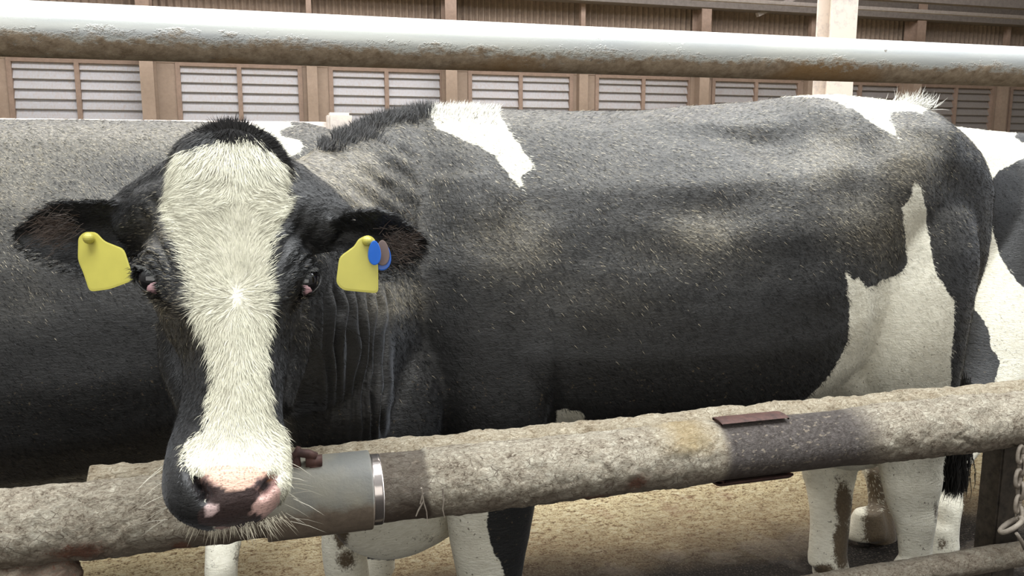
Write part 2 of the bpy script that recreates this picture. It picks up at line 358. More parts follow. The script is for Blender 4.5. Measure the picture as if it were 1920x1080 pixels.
# ------------------------------------------------------------------ back wall: cladding, louvred window bays, posts
YW = 10.3; PER = 1.708; Z0 = 1.15; Z1 = 2.30; Z2 = 3.17
def struct(o): o['kind'] = 'structure'; return o
n = 2800; xs = np.linspace(-8, 20, n); prof = .05 * np.abs(((xs / .08) % 1) * 2 - 1)
w = MB(); w.loft([[(x, YW + .06 + p, z) for x, p in zip(xs, prof)] for z in (Z1 + .05, Z2 + .4)], cap=False, closed=False)
wl = struct(w.build('wall_back', M['brown']))
struct(MB().box((-8, YW + .05, -.02), (20, YW + .2, Z0)).build('wall_lower', M['frame']))
struct(MB().box((-8, YW - .02, Z1 - .02), (20, YW + .10, Z1 + .10)).build('trim_1', M['frame']))
struct(MB().box((-8, YW - .06, Z0 - .08), (20, YW + .10, Z0 + .02)).build('trim_2', M['frame']))
for i in range(-4, 11):
    xa = -2.70 + i * PER
    fr = MB(); xe = xa + 1.30                                         # frame round two louvre columns
    for a, b in ((xa - .05, xa), (xa + .615, xa + .665), (xe, xe + .05)): fr.box((a, YW - .03, Z0 + .05), (b, YW + .05, Z1 - .05))
    fr.box((xa - .05, YW - .03, Z1 - .05), (xe + .05, YW + .05, Z1)).box((xa - .05, YW - .03, Z0), (xe + .05, YW + .05, Z0 + .05))
    f = fr.build('window_%d' % (i + 5), M['frame_dark']); f['kind'] = 'structure'
    for a, b in ((xa, xa + .615), (xa + .665, xe)):
        sl = MB()
        for z in np.arange(Z0 + .06, Z1 - .08, .108): sl.add([(a, YW - .01, z), (b, YW - .01, z), (b, YW + .045, z + .118), (a, YW + .045, z + .118), (a, YW - .004, z - .006), (b, YW - .004, z - .006), (b, YW + .052, z + .112), (a, YW + .052, z + .112)], [(0, 1, 2, 3), (7, 6, 5, 4), (0, 4, 5, 1), (3, 2, 6, 7), (0, 3, 7, 4), (1, 5, 6, 2)])
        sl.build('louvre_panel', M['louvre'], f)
    # the post between bays: flat panel plus a flanged upright
    struct(MB().box((xe + .05, YW - .01, 0), (xa + PER - .05, YW + .06, Z1)).build('wall_panel', M['frame']))
    if i % 2 == 0:
        for za, zb, mt in ((0, Z1 + .05, 'frame'), (Z1 + .05, Z2 + .2, 'frame_dark')):
            u = MB().box((xe + .02, YW - .30, za), (xe + .16, YW - .28, zb)).box((xe + .08, YW - .28, za), (xe + .10, YW - .04, zb)).box((xe + .02, YW - .05, za), (xe + .16, YW - .03, zb)); struct(u.build('wall_post', M[mt]))
    else:
        struct(MB().box((xe + .10, YW - .12, 0), (xe + .22, YW - .02, Z1 + .05)).build('wall_post', M['frame'])); struct(MB().box((xe + .12, YW - .10, Z1 + .05), (xe + .18, YW - .02, Z2)).build('wall_post', M['frame_dark']))
# eave beams, purlins and a brace
for nm, y0, z0, z1, dp, mt in (('eave_beam', YW - .25, Z2 - .02, Z2 + .22, .12, 'beam'), ('eave_beam', YW - 1.0, 3.02, 3.12, .09, 'beam'), ('purlin', YW - 1.6, 2.98, 3.02, .05, 'purlin'), ('eave_beam', YW - 2.0, 3.02, 3.20, .10, 'beam'), ('purlin', YW - 2.7, 3.0, 3.04, .05, 'purlin')):
    struct(MB().box((-8, y0, z0), (20, y0 + dp, z1)).build('trim_' + str({'eave_beam': 3, 'purlin': 4}[nm]), M[mt]))
b_ = struct(MB().bar(atY(1420, 28, YW - .9), atY(1500, -8, YW - .9), .06, .05).build('roof_brace', M['purlin']))
# ceiling sheet high above with a long opening over the cows
struct(MB().box((-8, 3.9, 5.6), (20, 11, 5.7)).build('ceiling', M['beam']))
# pale steel column
q = atY(1565, 100, 6.); co = MB()
for a, b, c0, c1 in ((-.125, .125, -.10, -.085), (-.125, .125, .085, .10), (-.01, .01, -.085, .085)): co.box((q[0] + a, 6 + c0, 0), (q[0] + b, 6 + c1, 5.6))
column = co.build('steel_column', M['pale'], org=(q[0], 6, 0), bevel=.004); tag(column, 'pale peeling painted steel column rising behind the rump of the front cow', 'column')
co.v = []
MB().box((q[0] - .2, 5.85, -.01), (q[0] + .2, 6.15, .02)).build('base_plate', M['pale'], column, (q[0], 6, 0))

# ------------------------------------------------------------------ far fence with a white rail
YF = 3.9; fz = 1.335
ff = bpy.data.objects.new('rail_fence', None); link(ff); ff.location = (-1, YF, 0); tag(ff, 'pale painted pipe fence with a square capped post, behind the dark cow on the left', 'fence')
MB().tube([(-4, YF, fz), (.26, YF, fz)], .045, 20).build('top_rail', M['pale'], ff, (-1, YF, 0), sm=True)
for zz in (.95, .55): MB().tube([(-4, YF, zz), (.26, YF, zz)], .035, 16).build('rail', M['pale'], ff, (-1, YF, 0), sm=True)
a = atY(635, 212, YF); MB().box((a[0] - .055, YF - .06, -.01), (a[0] + .055, YF + .06, a[2])).build('post', M['pale'], ff, (-1, YF, 0), bevel=.012)
MB().box((-2.6, YF - .05, -.01), (-2.5, YF + .05, 1.30)).build('post', M['pale'], ff, (-1, YF, 0), bevel=.01)

# ------------------------------------------------------------------ the fence in front
YR = 1.365
fence = bpy.data.objects.new('pen_fence', None); link(fence); FO = (.4, YR, 0); fence.location = FO
tag(fence, 'three-rail pipe fence in front of the cows, clean grey top rail and mud-caked lower rails', 'fence')
tr = MB().tube([(X, YR, 1.402) for X in np.linspace(-2.6, 6.0, 120)], .0395, 40)
for i in range(len(tr.v)): pass
to = tr.build('top_rail', M['top_rail'], None, (.4, YR, 1.402), sm=True); to.parent = fence; to.location = (0, 0, 1.402)
def mud_pipe(name, x0, x1, z, y, r, nx, nt, amp, parent, seed, fn=None, arc=(0, 2 * math.pi), label=None):
    X = np.linspace(x0, x1, nx); T = np.linspace(arc[0], arc[1], nt, False); A, B = np.meshgrid(X, T, indexing='ij'); A = A.ravel(); B = B.ravel()
    D = np.stack([0 * A, np.cos(B), np.sin(B)], 1); P0 = np.stack([A, 0 * A, 0 * A], 1) + D * r
    upn = np.sin(B); front = -np.cos(B)
    f1 = fbm(P0 * (14, 22, 22), 5, seed); f2 = fbm(P0 * (60, 80, 80), 4, seed + 9); at = fn(A, B, f1, f2) if fn else {}
    steel = at.get('steel', 0 * A); 
    h = (amp * (f1 - .35) * 1.7 + amp * 1.1 * (f2 - .5)) * (1 - steel) + at.get('h', 0)
    cr = np.abs(fbm(P0 * (20, 34, 34), 3, seed + 3) - .5); h -= amp * (.5 + 1.0 * smooth(xat(1600), xat(1700), A)) * np.exp(-(cr / .02) ** 2) * smooth(.4, .6, f1) * (1 - steel)
    V = P0 + D * h[:, None]
    mb = MB(); mb.loft(V.reshape(nx, nt, 3)); mb.v = [(q[0], q[1] + y + YR, q[2] + z) for q in mb.v]
    o = mb.build(name, M['mud'], None, (FO[0], FO[1], z), sm=True); o.location = (0, 0, z); o.parent = parent
    me = o.data; N = len(me.vertices)
    for k in ('steel', 'rust', 'browning', 'ochre'):
        v = at.get(k, 0 * A); v = np.concatenate([v, np.zeros(N - len(v))]); put(me, k, v)
    if label: o['label'] = label
    return o
def xat(px, py=880): return atY(px, py, YR)[0]
def gx_(A, p, w): return np.exp(-((A - xat(p)) / w) ** 2)
def midfn(A, B, f1, f2):
    s = np.sin(B); fr = -np.cos(B)
    st = smooth(xat(1325), xat(1350), A) * smooth(xat(1640), xat(1560), A + .03 * (f1 - .5)) * smooth(-1.2, -.2, fr + .9)
    cl = smooth(xat(505) - .005, xat(505), A) * smooth(xat(793) + .006, xat(790), A + .02 * (f1 - .5)); st = np.maximum(st, .45 * cl)
    browning = .75 * cl + smooth(.05, -.7, s + .6 * (f2 - .5)) * .95 + .35 * smooth(xat(560), xat(480), A) * smooth(xat(260), xat(420), A)  # damp at the sleeve; darker brown behind the muzzle and towards the underside
    rust = .9 * gx_(A, 1172, .025) * np.exp(-((s + .35) / .35) ** 2) + .85 * gx_(A, 1105, .035) * np.exp(-((s + .8) / .15) ** 2) + .95 * gx_(A, 150, .05) * np.exp(-((s + .45) / .3) ** 2) + 1. * gx_(A, 335, .018) * np.exp(-((s + .75) / .25) ** 2)
    och = gx_(A, 1275, .05) * smooth(.1, .6, s + .6 * (f1 - .5))
    rough = smooth(xat(1600), xat(1700), A) * .9 + .4
    return dict(steel=st, browning=browning, rust=rust, ochre=och, h=.004 * och * f2 * 2 + (f1 - .5) * .010 * smooth(xat(1650), xat(1750), A) * smooth(-.6, .3, s) - st * .002)
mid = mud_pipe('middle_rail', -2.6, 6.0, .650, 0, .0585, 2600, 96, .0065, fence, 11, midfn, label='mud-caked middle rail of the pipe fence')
mud_pipe('backing_rail', xat(150), 6.0, .672, .062, .040, 1500, 60, .008, fence, 31, lambda A, B, f1, f2: dict(ochre=.3 + 0 * A, browning=smooth(0, -.6, np.sin(B))), label='thin dry rail behind the middle rail')  # darker brown towards the underside
mud_pipe('bottom_rail', -2.6, 6.0, .324, 0, .027, 1500, 48, .003, fence, 51, lambda A, B, f1, f2: dict(browning=.55 + .3 * smooth(.2, -.6, np.sin(B)), rust=.7 * smooth(-.2, -.9, np.sin(B)) * f1))  # dark brown all round, more so underneath
# coupling sleeve, bright band, clamp flaps
def fparts(mb, name, mat, z, label=None, **k):
    o = mb.build(name, M[mat], None, (FO[0], FO[1], z), **k); o.location = (0, 0, z); o.parent = fence
    if label: o['label'] = label
    return o
def shell(x0, x1, r, z, th=.004, a0=0., a1=2 * math.pi, n=120, y=0):
    T = np.linspace(a0, a1, n); R = []
    for xx, rr in ((x0, r - th), (x0, r - th), (x0, r), (x0, r), (x0 + .002, r + .001), (x0 + .004, r + .001), (x1 - .004, r + .001), (x1 - .002, r + .001), (x1, r), (x1, r), (x1, r - th), (x1, r - th)): R.append([(xx, YR + y + rr * math.cos(t), z + rr * math.sin(t)) for t in T])
    return MB().loft(R, cap=False)
fparts(shell(xat(500, 950), xat(694, 920), .0665, .650, .008), 'sleeve', 'sleeve', .650, 'smooth grey sleeve clamped on the middle rail', sm=True)
fparts(shell(xat(694, 920), xat(713, 920), .0602, .650, .004), 'band', 'shiny', .650, 'bright polished band beside the sleeve', sm=True)
fparts(shell(xat(1340), xat(1462), .066, .650, .004, math.radians(75), math.radians(110), 10), 'clamp_flap', 'rust', .650); fparts(shell(xat(1338), xat(1462), .066, .650, .004, math.radians(225), math.radians(285), 10), 'clamp_flap', 'rust', .650)
# the latch bolt on the sleeve
L = MB(); a = lambda x_, y_, Y=YR - .02: atY(x_, y_, Y)
L.tube([a(546, 858), a(560, 849), a(578, 851), a(592, 857)], [.006, .0075, .0075, .008], 10); L.tube([a(558, 882), a(556, 866), a(556, 850), a(560, 838)], [.008, .007, .006, .004], 10)
L.tube([a(573, 866), a(604, 864)], .011, 6); L.tube([a(580, 876), a(602, 876)], .010, 12)
fparts(L, 'latch_bolt', 'rust', .650, 'small rusty bolt latch on top of the sleeve', sm=True)
# straw roots hanging on the rail
Rr = MB()
for pts in ([(790, 915), (794, 940), (800, 960), (802, 985)], [(794, 940), (784, 958), (780, 968)], [(830, 915), (832, 940), (830, 955), (834, 972)], [(793, 925), (788, 945)]):
    Rr.tube([atY(x_, y_, YR - .066) for x_, y_ in pts], [.0018, .0014, .001, .0005][:len(pts)], 6)
fparts(Rr, 'straw_strand', 'chain', .650, 'pale dried roots hanging off the middle rail')
# posts under the rails
fparts(MB().box((atY(1869, 900, 1.46)[0], 1.45, -.01), (atY(1914, 900, 1.46)[0], 1.51, .60)), 'post', 'dark_post', .3, 'dark wet steel post under the right end', bevel=.004)
for px_ in (-2.3, 4.6): fparts(MB().box((px_ - .04, 1.43, -.01), (px_ + .04, 1.50, 1.40)), 'post', 'dark_post', .3, bevel=.004)
# rusty mud-clotted bracket at the lower left
B_ = MB(); q = atY(58, 1075, YR)
B_.tube([(q[0], YR, -.01), (q[0], YR, .55)], .036, 20); B_.ball((q[0], YR - .01, .562), (.072, .066, .046), 14, 22); B_.ball((q[0] + .04, YR - .035, .575), (.04, .035, .03), 12, 16); B_.ball((q[0] - .045, YR - .04, .575), (.05, .03, .03), 12, 16)
bo = fparts(B_, 'post', 'mud', .3, 'rusty mud-clotted post and clamp at the lower left', sm=True)
me = bo.data; sub = bmesh.new(); sub.from_mesh(me); bmesh.ops.subdivide_edges(sub, edges=[e for e in sub.edges if e.calc_length() > .008], cuts=3, use_grid_fill=True); sub.to_mesh(me); sub.free()
c = get_co(me); nn = get_no(me); f1 = fbm(c * 30, 4, 3); set_co(me, c + nn * ((f1 - .45) * .022 + (fbm(c * 110, 3, 8) - .5) * .006)[:, None])
put(me, 'rust', .25 + .5 * f1); put(me, 'browning', smooth(.45, .55, fbm(c * 18, 3, 5))); put(me, 'ochre', 0 * f1); put(me, 'steel', 0 * f1); 
# chain with an open link hanging from the middle rail
ch = bpy.data.objects.new('chain', None); link(ch); co_ = atY(1912, 880, 1.312); ch.location = co_; tag(ch, 'muddy steel chain with an oval ring hanging below the middle rail at the right edge', 'chain')
def chain_link(cx, cy, rot, w, h, r, Y=1.312, nm='chain_link'):
    c0 = atY(cx, cy, Y); pts = []
    for t in np.linspace(0, 2 * math.pi, 21):
        u = math.cos(t) * w; v = math.sin(t) * h; pts.append(c0 + np.array([u * math.cos(rot), u * math.sin(rot), v]))
    MB().tube(pts, r, 8).build(nm, M['chain'], ch, co_, sm=True)
for cx, cy, rot in ((1913, 852, .2), (1917, 874, 1.4), (1909, 896, .2), (1914, 920, 1.4), (1908, 945, .3), (1912, 966, 1.3)): chain_link(cx, cy, rot, .009, .019, .0042)
pts = []; c0 = atY(1896, 985, 1.305)
for t in np.linspace(0, 2 * math.pi, 25): u = math.cos(t) * .027; v = math.sin(t) * .013; pts.append(c0 + np.array([u * .82 - v * .3, -.02 * math.sin(t), u * .5 + v * .8]))
MB().tube(pts, .0055, 8).build('ring', M['chain'], ch, co_, sm=True)
MB().tube([atY(1906, 1000, 1.305), atY(1914, 1012, 1.305), atY(1922, 1030, 1.305)], .004, 8).build('hook', M['chain'], ch, co_, sm=True)
def hoof(mb, x, y, s=1., dx=-1):
    mb.loft([[(x + dx * .02 * s + a * math.cos(t) * (1.25 if dx * math.cos(t) > 0 else 1), y + b * math.sin(t), z) for t in np.linspace(0, 2 * math.pi, 20, False)]
             for z, a, b in ((.004, .062 * s, .05 * s), (.03, .058 * s, .048 * s), (.07, .044 * s, .04 * s), (.10, .036 * s, .034 * s))])
def bumps(me, L, side=-1):                 # muscles, bones and hollows: (px, py, plane Y, rx, rz, height) pushed along the surface normal
    c = get_co(me); n = get_no(me); d = np.zeros(len(c))
    for x, y, Y, rx, rz, a in L:
        p = atY(x, y, Y); g = np.exp(-((c[:, 0] - p[0]) / rx) ** 2 - ((c[:, 2] - p[2]) / rz) ** 2) * smooth(.25, -.05, (c[:, 1] - Y)); d += a * g
    set_co(me, c + n * d[:, None])
def patches(me, polys, holes=()):
    c = get_co(me); x, y, z = proj(c); w = np.full(len(c), -9.)
    for P in polys: w = np.maximum(w, sdf(P, x, y))
    for P in holes: w = np.minimum(w, -sdf(P, x, y))
    return np.clip(w * z / F, -.05, .05), x, y, z, c
def blob(x, y, L):
    d = np.zeros(len(x))
    for a, b, rx, ry, k in L: d = np.maximum(d, k * np.exp(-((x - a) / rx) ** 2 - ((y - b) / ry) ** 2))
    return d
def coat_hair(name, me0, cow, org, k, mask, comb, length, white, dust, paintcol=None, width=.0007, dark=(.009, .009, .009), light=(.74, .71, .59), curl=.15):
    idx, p, n = sample(me0, k, mask)
    d = comb(p, n); d = d - n * np.sum(d * n, 1, keepdims=True); d /= np.linalg.norm(d, axis=1, keepdims=True) + 1e-9
    d = d + n * .22 + rng.normal(0, .15, d.shape)
    w = white[idx] + rng.normal(0, .0025, k) > 0
    col = np.where(w[:, None], np.array(light), np.array(dark)) * rng.uniform(.8, 1.1, (k, 1))
    dd = (rng.random(k) < dust[idx] * .6) & ~w; col[dd] = np.array((.34, .30, .22)) * rng.uniform(.5, 1.3, (dd.sum(), 1))
    if paintcol is not None:
        pa = paintcol[idx]; q = pa[:, 3] > .45; col[q] = pa[q, :3]
    ln = length(p, w) * rng.uniform(.7, 1.25, k)
    return ribbons(name, p, d, n, ln, np.full(k, width), col, cow, org, curl)

# =========================== the main cow, head turned to the camera
YM = 1.97
mb = MB()
top = [(640, 238), (700, 222), (760, 208), (830, 203), (930, 204), (1080, 208), (1200, 203), (1300, 194), (1400, 187), (1480, 177), (1545, 172), (1620, 178), (1700, 194), (1755, 232), (1795, 275), (1812, 330)]
tw = np.array([atY(x, y, YM) for x, y in top])
XS = [.02, .08, .15, .22, .30, .38, .46, .55, .65, .75, .88, 1.0, 1.12, 1.24, 1.34, 1.44, 1.54, 1.64, 1.74, 1.82, 1.89, 1.94, 1.975]
zb = np.interp(XS, [.02, .15, .3, .45, .6, .8, 1.1, 1.3, 1.45, 1.6, 1.75, 1.9, 1.975], [.70, .50, .43, .455, .47, .46, .45, .48, .54, .60, .66, .72, .85])
ww = np.interp(XS, [.02, .15, .3, .45, .6, .8, 1.0, 1.2, 1.4, 1.55, 1.7, 1.85, 1.94, 1.975], [.10, .17, .235, .275, .30, .345, .365, .36, .32, .28, .245, .19, .13, .07])
R = []
for X, b, w in zip(XS, zb, ww):
    R.append(trunk_ring(X, YM, min(np.interp(X, tw[:, 0], tw[:, 2]), np.interp(X, [.02, .08, .15, .22, .30, .38], [1.02, 1.12, 1.20, 1.27, 1.32, 1.5])), b, w, smooth(1.25, 1.5, X)))
mb.loft([np.array(r) for r in spline(np.array(R).reshape(len(R), -1), 2)] and [r.reshape(-1, 3) for r in spline(np.array(R).reshape(len(R), -1), 2)])
# rump and near thigh
limb(mb, spline([(1640, 300, 120, 1.86, .10), (1690, 400, 118, 1.83, .13), (1698, 500, 115, 1.80, .14), (1695, 600, 98, 1.79, .135), (1692, 690, 92, 1.79, .12), (1700, 780, 70, 1.78, .09), (1707, 860, 53, 1.78, .065), (1711, 905, 50, 1.78, .058), (1711, 945, 42, 1.78, .05), (1716, 980, 34, 1.77, .042), (1716, 1015, 29, 1.77, .036), (1717, 1050, 27, 1.77, .034)], 3))
p = atY(1717, 1055, 1.77); limb3(mb, [(p[0], p[1], p[2] + .02, .032, .034), (p[0], p[1], .10, .034, .034), (p[0], p[1], .03, .045, .04)]); hoof(mb, p[0], p[1])
# far hind leg stepping forward under the flank
limb(mb, spline([(1640, 560, 110, 2.14, .12), (1600, 660, 95, 2.12, .12), (1570, 770, 66, 2.08, .09), (1556, 870, 49, 2.03, .065), (1557, 905, 42, 2.01, .055), (1557, 945, 36, 1.97, .048), (1556, 985, 33, 1.94, .044), (1553, 1020, 32, 1.92, .042), (1551, 1056, 33, 1.91, .042)], 3))
p = atY(1556, 1058, 1.91); limb3(mb, [(p[0], p[1], p[2] + .02, .04, .04), (p[0], p[1], .03, .05, .045)]); hoof(mb, p[0] + .015, p[1], .85, -.3)
# udder between the hind legs
mb.ball(atY(1600, 790, 1.93), (.17, .13, .14), 14, 24); mb.ball(atY(1572, 765, 1.87), (.10, .09, .075), 14, 22)
# flank fold
mb.tube([atY(1500, 610, 1.74), atY(1540, 640, 1.76), atY(1570, 700, 1.78), atY(1600, 740, 1.8)], [.02, .04, .05, .05], 14)
# shoulder, near foreleg
limb(mb, spline([(880, 330, 90, 1.84, .06), (890, 450, 125, 1.80, .08), (905, 580, 135, 1.78, .09), (925, 700, 118, 1.77, .09), (940, 800, 102, 1.77, .09), (928, 880, 92, 1.78, .08), (920, 950, 82, 1.79, .07), (919, 1020, 71, 1.80, .062), (919, 1080, 61, 1.80, .056), (917, 1130, 60, 1.80, .056), (915, 1165, 44, 1.80, .042)], 3))
p = atY(915, 1165, 1.80); limb3(mb, [(p[0], p[1], p[2] + .02, .046, .042), (p[0], p[1], .10, .036, .034), (p[0], p[1], .03, .05, .045)]); hoof(mb, p[0], p[1])
# far foreleg a step ahead
limb(mb, spline([(760, 620, 90, 2.10, .08), (720, 800, 75, 2.06, .08), (680, 900, 60, 2.0, .065), (650, 960, 46, 1.97, .055), (645, 1020, 42, 1.96, .05), (652, 1080, 41, 1.96, .05), (660, 1110, 34, 1.96, .04)], 3))
p = atY(660, 1110, 1.96); limb3(mb, [(p[0], p[1], p[2] + .02, .04, .04), (p[0], p[1], .03, .05, .045)]); hoof(mb, p[0], p[1])
# brisket hanging between the forelegs
mb.loft([r.reshape(-1, 3) for r in spline(np.array([oring(atY(x, y, Y), (1, 0, 0), (0, 0, 1), a, b) for x, y, Y, a, b in ((860, 900, 1.97, .10, .12), (790, 945, 1.90, .115, .12), (735, 965, 1.84, .125, .115), (700, 955, 1.79, .10, .10), (680, 945, 1.76, .05, .06))]).reshape(5, -1), 3)])
mb.tube(spline([atY(740, 480, 1.92), atY(735, 600, 1.88), atY(715, 720, 1.83), atY(690, 820, 1.79), atY(700, 930, 1.80)], 3), list(np.interp(range(13), [0, 3, 6, 9, 12], [.06, .14, .165, .16, .12])), 20)
mb.tube(spline([atY(650, 480, 1.66), atY(640, 600, 1.65), atY(630, 740, 1.64), atY(625, 840, 1.68)], 3), list(np.interp(range(10), [0, 3, 6, 9], [.05, .10, .12, .10])), 18)
# neck
nk = [((.40, 1.97), 1.30, .52, .20), ((.28, 1.94), 1.315, .52, .20), ((.185, 1.865), 1.288, .56, .185), ((.10, 1.74), 1.248, .63, .165), ((.035, 1.60), 1.212, .70, .145), ((-.02, 1.46), 1.185, .80, .12), ((-.05, 1.36), 1.16, .88, .09)]
R = []
for i, ((X, Y), zt, zb_, w) in enumerate(nk):
    R.append(trunk_ring(X, Y, zt, zb_, w, [0, 0, .05, .15, .15, .15, .15][i], 30, math.radians([0, 10, 25, 45, 58, 64, 64][i])))
# sections turn with the neck: yaw 0 looks along X
mb.loft([r.reshape(-1, 3) for r in spline(np.array([np.array(r) for r in R]).reshape(len(R), -1), 4)])
# head
r0 = ray(432, 600); HN = np.array([r0[0], r0[1], 0]); HN /= np.linalg.norm(HN); HL = np.cross(HN, (0, 0, 1))
def head_ring(x, y, hp, D, b, ff, q1=.5):
    q = (1 - np.cos(np.linspace(0, math.pi, 22))) / 2; a = hp * D / F
    w = np.interp(q, [0, .015, .05, .12, .30, q1, .78, .93, 1], [0, ff * .55, ff * .82, ff, (1 + ff) / 2 + .03, 1, .86, .5, 0]) * a
    c = atD(x, y, D)
    L = [c + HN * b * k - HL * v for k, v in zip(q, w)]; Rr = [c + HN * b * k + HL * v for k, v in zip(q[1:-1], w[1:-1])][::-1]
    return np.array(L + Rr)
HR = [(430, 238, 34, 1.215, .07, .9), (431, 252, 72, 1.195, .13, .9), (431, 275, 98, 1.178, .17, .86), (431, 310, 114, 1.160, .20, .84), (430, 350, 124, 1.148, .22, .82), (429, 400, 136, 1.138, .25, .78), (429, 450, 148, 1.130, .27, .80),
      (430, 490, 167, 1.122, .29, .84), (430, 525, 173, 1.115, .30, .84), (433, 560, 168, 1.108, .30, .78), (436, 600, 152, 1.10, .295, .66), (441, 650, 138, 1.09, .285, .58), (446, 700, 121, 1.078, .265, .55), (445, 750, 109, 1.066, .235, .60), (437, 795, 103, 1.052, .20, .68),
      (431, 835, 108, 1.036, .175, .76), (429, 870, 118, 1.020, .16, .82), (428, 905, 122, 1.008, .15, .84), (427, 940, 122, 1.004, .14, .86), (428, 965, 112, 1.010, .125, .84), (430, 983, 92, 1.022, .10, .80), (432, 995, 56, 1.04, .06, .75)]
hr = spline(np.array([head_ring(*a) for a in HR]).reshape(len(HR), -1), 3)
mb.loft([r.reshape(-1, 3) for r in hr])
# jaw angle
mb.tube([atD(345, 600, 1.27), atD(350, 680, 1.25), atD(375, 770, 1.20)], [.04, .04, .03], 14); mb.tube([atD(530, 600, 1.27), atD(520, 680, 1.25), atD(500, 770, 1.20)], [.05, .045, .035], 14)
# eyes: brow, lids
EYE = [(280, 525, 1.186, -1), (579, 529, 1.184, 1)]
# ears
def ear(mb, ST, fold, thick=.010):
    R = []
    for xt, yt, xb, yb, D, cup in ST:
        T = atD(xt, yt, D); B = atD(xb, yb, D - .01); a = []; b = []
        for t in np.linspace(0, 1, 14):
            off = cup * (1 - (2 * t - 1) ** 2) - fold * math.exp(-((t - .14) / .16) ** 2) * min(1, cup / .03)
            P = T * (1 - t) + B * t + HN * off; e = thick * (.5 + .5 * (1 - (2 * t - 1) ** 2))
            a.append(P); b.append(P + HN * e)
        R.append(np.array(a + b[::-1]))
    mb.loft([r.reshape(-1, 3) for r in spline(np.array(R).reshape(len(R), -1), 3)])
ear(mb, [(275, 392, 272, 470, 1.24, .03), (240, 380, 245, 500, 1.235, .045), (200, 373, 205, 517, 1.23, .05), (150, 371, 158, 518, 1.235, .05), (105, 376, 112, 510, 1.24, .045), (65, 396, 75, 494, 1.25, .035), (36, 420, 42, 477, 1.262, .02), (20, 440, 22, 456, 1.27, .006)], .012)
ear(mb, [(600, 425, 605, 475, 1.24, .02), (625, 405, 632, 490, 1.225, .035), (655, 391, 660, 505, 1.215, .045), (695, 388, 694, 524, 1.21, .05), (733, 396, 722, 529, 1.215, .045), (768, 419, 752, 517, 1.225, .035), (795, 441, 780, 500, 1.235, .02), (805, 456, 803, 474, 1.245, .006)], .022)
mb.tube([atD(370, 380, 1.24), atD(290, 400, 1.25), atD(245, 435, 1.268)], [.055, .046, .036], 16)
mb.tube([atD(500, 380, 1.24), atD(575, 410, 1.25), atD(625, 445, 1.262)], [.055, .046, .034], 16)
mb.tube([atD(380, 330, 1.27), atD(320, 345, 1.26), atD(265, 375, 1.26), atD(215, 400, 1.26)], [.04, .036, .03, .02], 14)
mb.tube([atD(490, 330, 1.27), atD(545, 345, 1.26), atD(600, 380, 1.26), atD(650, 412, 1.255)], [.04, .036, .03, .02], 14)
# tail
mb.tube(spline([atY(1680, 205, YM), atY(1735, 222, YM), atY(1790, 262, YM - .01), atY(1812, 330, YM - .03), atY(1811, 450, YM - .05), atY(1800, 560, YM - .05), atY(1790, 680, YM - .06), atY(1788, 780, YM - .06)], 4), [.034] * 5 + [.026] * 12 + [.02] * 12, 12)
me = fuse(mb, .005, 4)
EF = []
for x_, y_, D, s in EYE:                     # sit each eyeball just under the skin and open the lids over it
    ax = -HN * .90 + HL * s * (.40 if s < 0 else .30) + np.array([0, 0, .04]); ax /= np.linalg.norm(ax)
    hh = atD(x_ - s * 13, y_ + 17, D) - atD(x_ + s * 12, y_ - 15, D); hh -= ax * (hh @ ax); hh /= np.linalg.norm(hh); vv = np.cross(ax, hh)
    c = get_co(me); px, py, pz = proj(c); k = np.where(np.hypot(px - x_, py - y_) < 6)[0]; k = k[np.argmin(pz[k])]
    S = atD(x_, y_, pz[k]); EF.append((S - ax * .0115, ax, hh, vv, s))
bm = bmesh.new(); bm.from_mesh(me); bm.verts.ensure_lookup_table()
for it, rad in ((0, .05), (1, .036)):
    es = [e for e in bm.edges if any((e.verts[0].co - Vector(E0 + ax * .015)).length < rad for E0, ax, hh, vv, s in EF)]
    bmesh.ops.subdivide_edges(bm, edges=es, cuts=1, use_grid_fill=True, smooth=.3)
bmesh.ops.triangulate(bm, faces=[f for f in bm.faces if len(f.verts) > 4]); bm.to_mesh(me); bm.free()
def open_lids(me):
    c = get_co(me); r = .0218
    for E0, ax, hh, vv, s in EF:
        d = c - E0; u = d @ hh; v = d @ vv; w = d @ ax; e = np.sqrt((u / .0205) ** 2 + (v / (.0118 * (1 - .25 * np.clip(u / .0205, -1, 1)))) ** 2)
        bw = np.sqrt(np.clip(r * r - u * u * .8 - v * v, 0, None)); near = (w > -.03) & (np.abs(u) < .07) & (np.abs(v) < .07)
        inner = bw - .0065; rim = bw + .0026
        tgt = np.where(e < .92, inner, inner + (rim - inner) * smooth(.92, 1.08, e)); k = 1 - smooth(1.22, 2.1, e)
        g = .003 * np.exp(-((e - 1.6) / .15) ** 2) - .008 * np.exp(-((e - 2.0) / .5) ** 2) * smooth(-.2, 1, -u / .03 + np.abs(v) * 0)
        w2 = np.where(near, w * (1 - k) + tgt * k - g, w); c = c + ax * (w2 - w)[:, None]
    set_co(me, c)
c = get_co(me); x, y, z = proj(c)
hm = smooth(1.34, 1.22, z) * ((x < 840) & (y < 1010))        # head region keeps its detail
relax(me, 14, np.clip(1 - hm * 1.0, .08, 1))
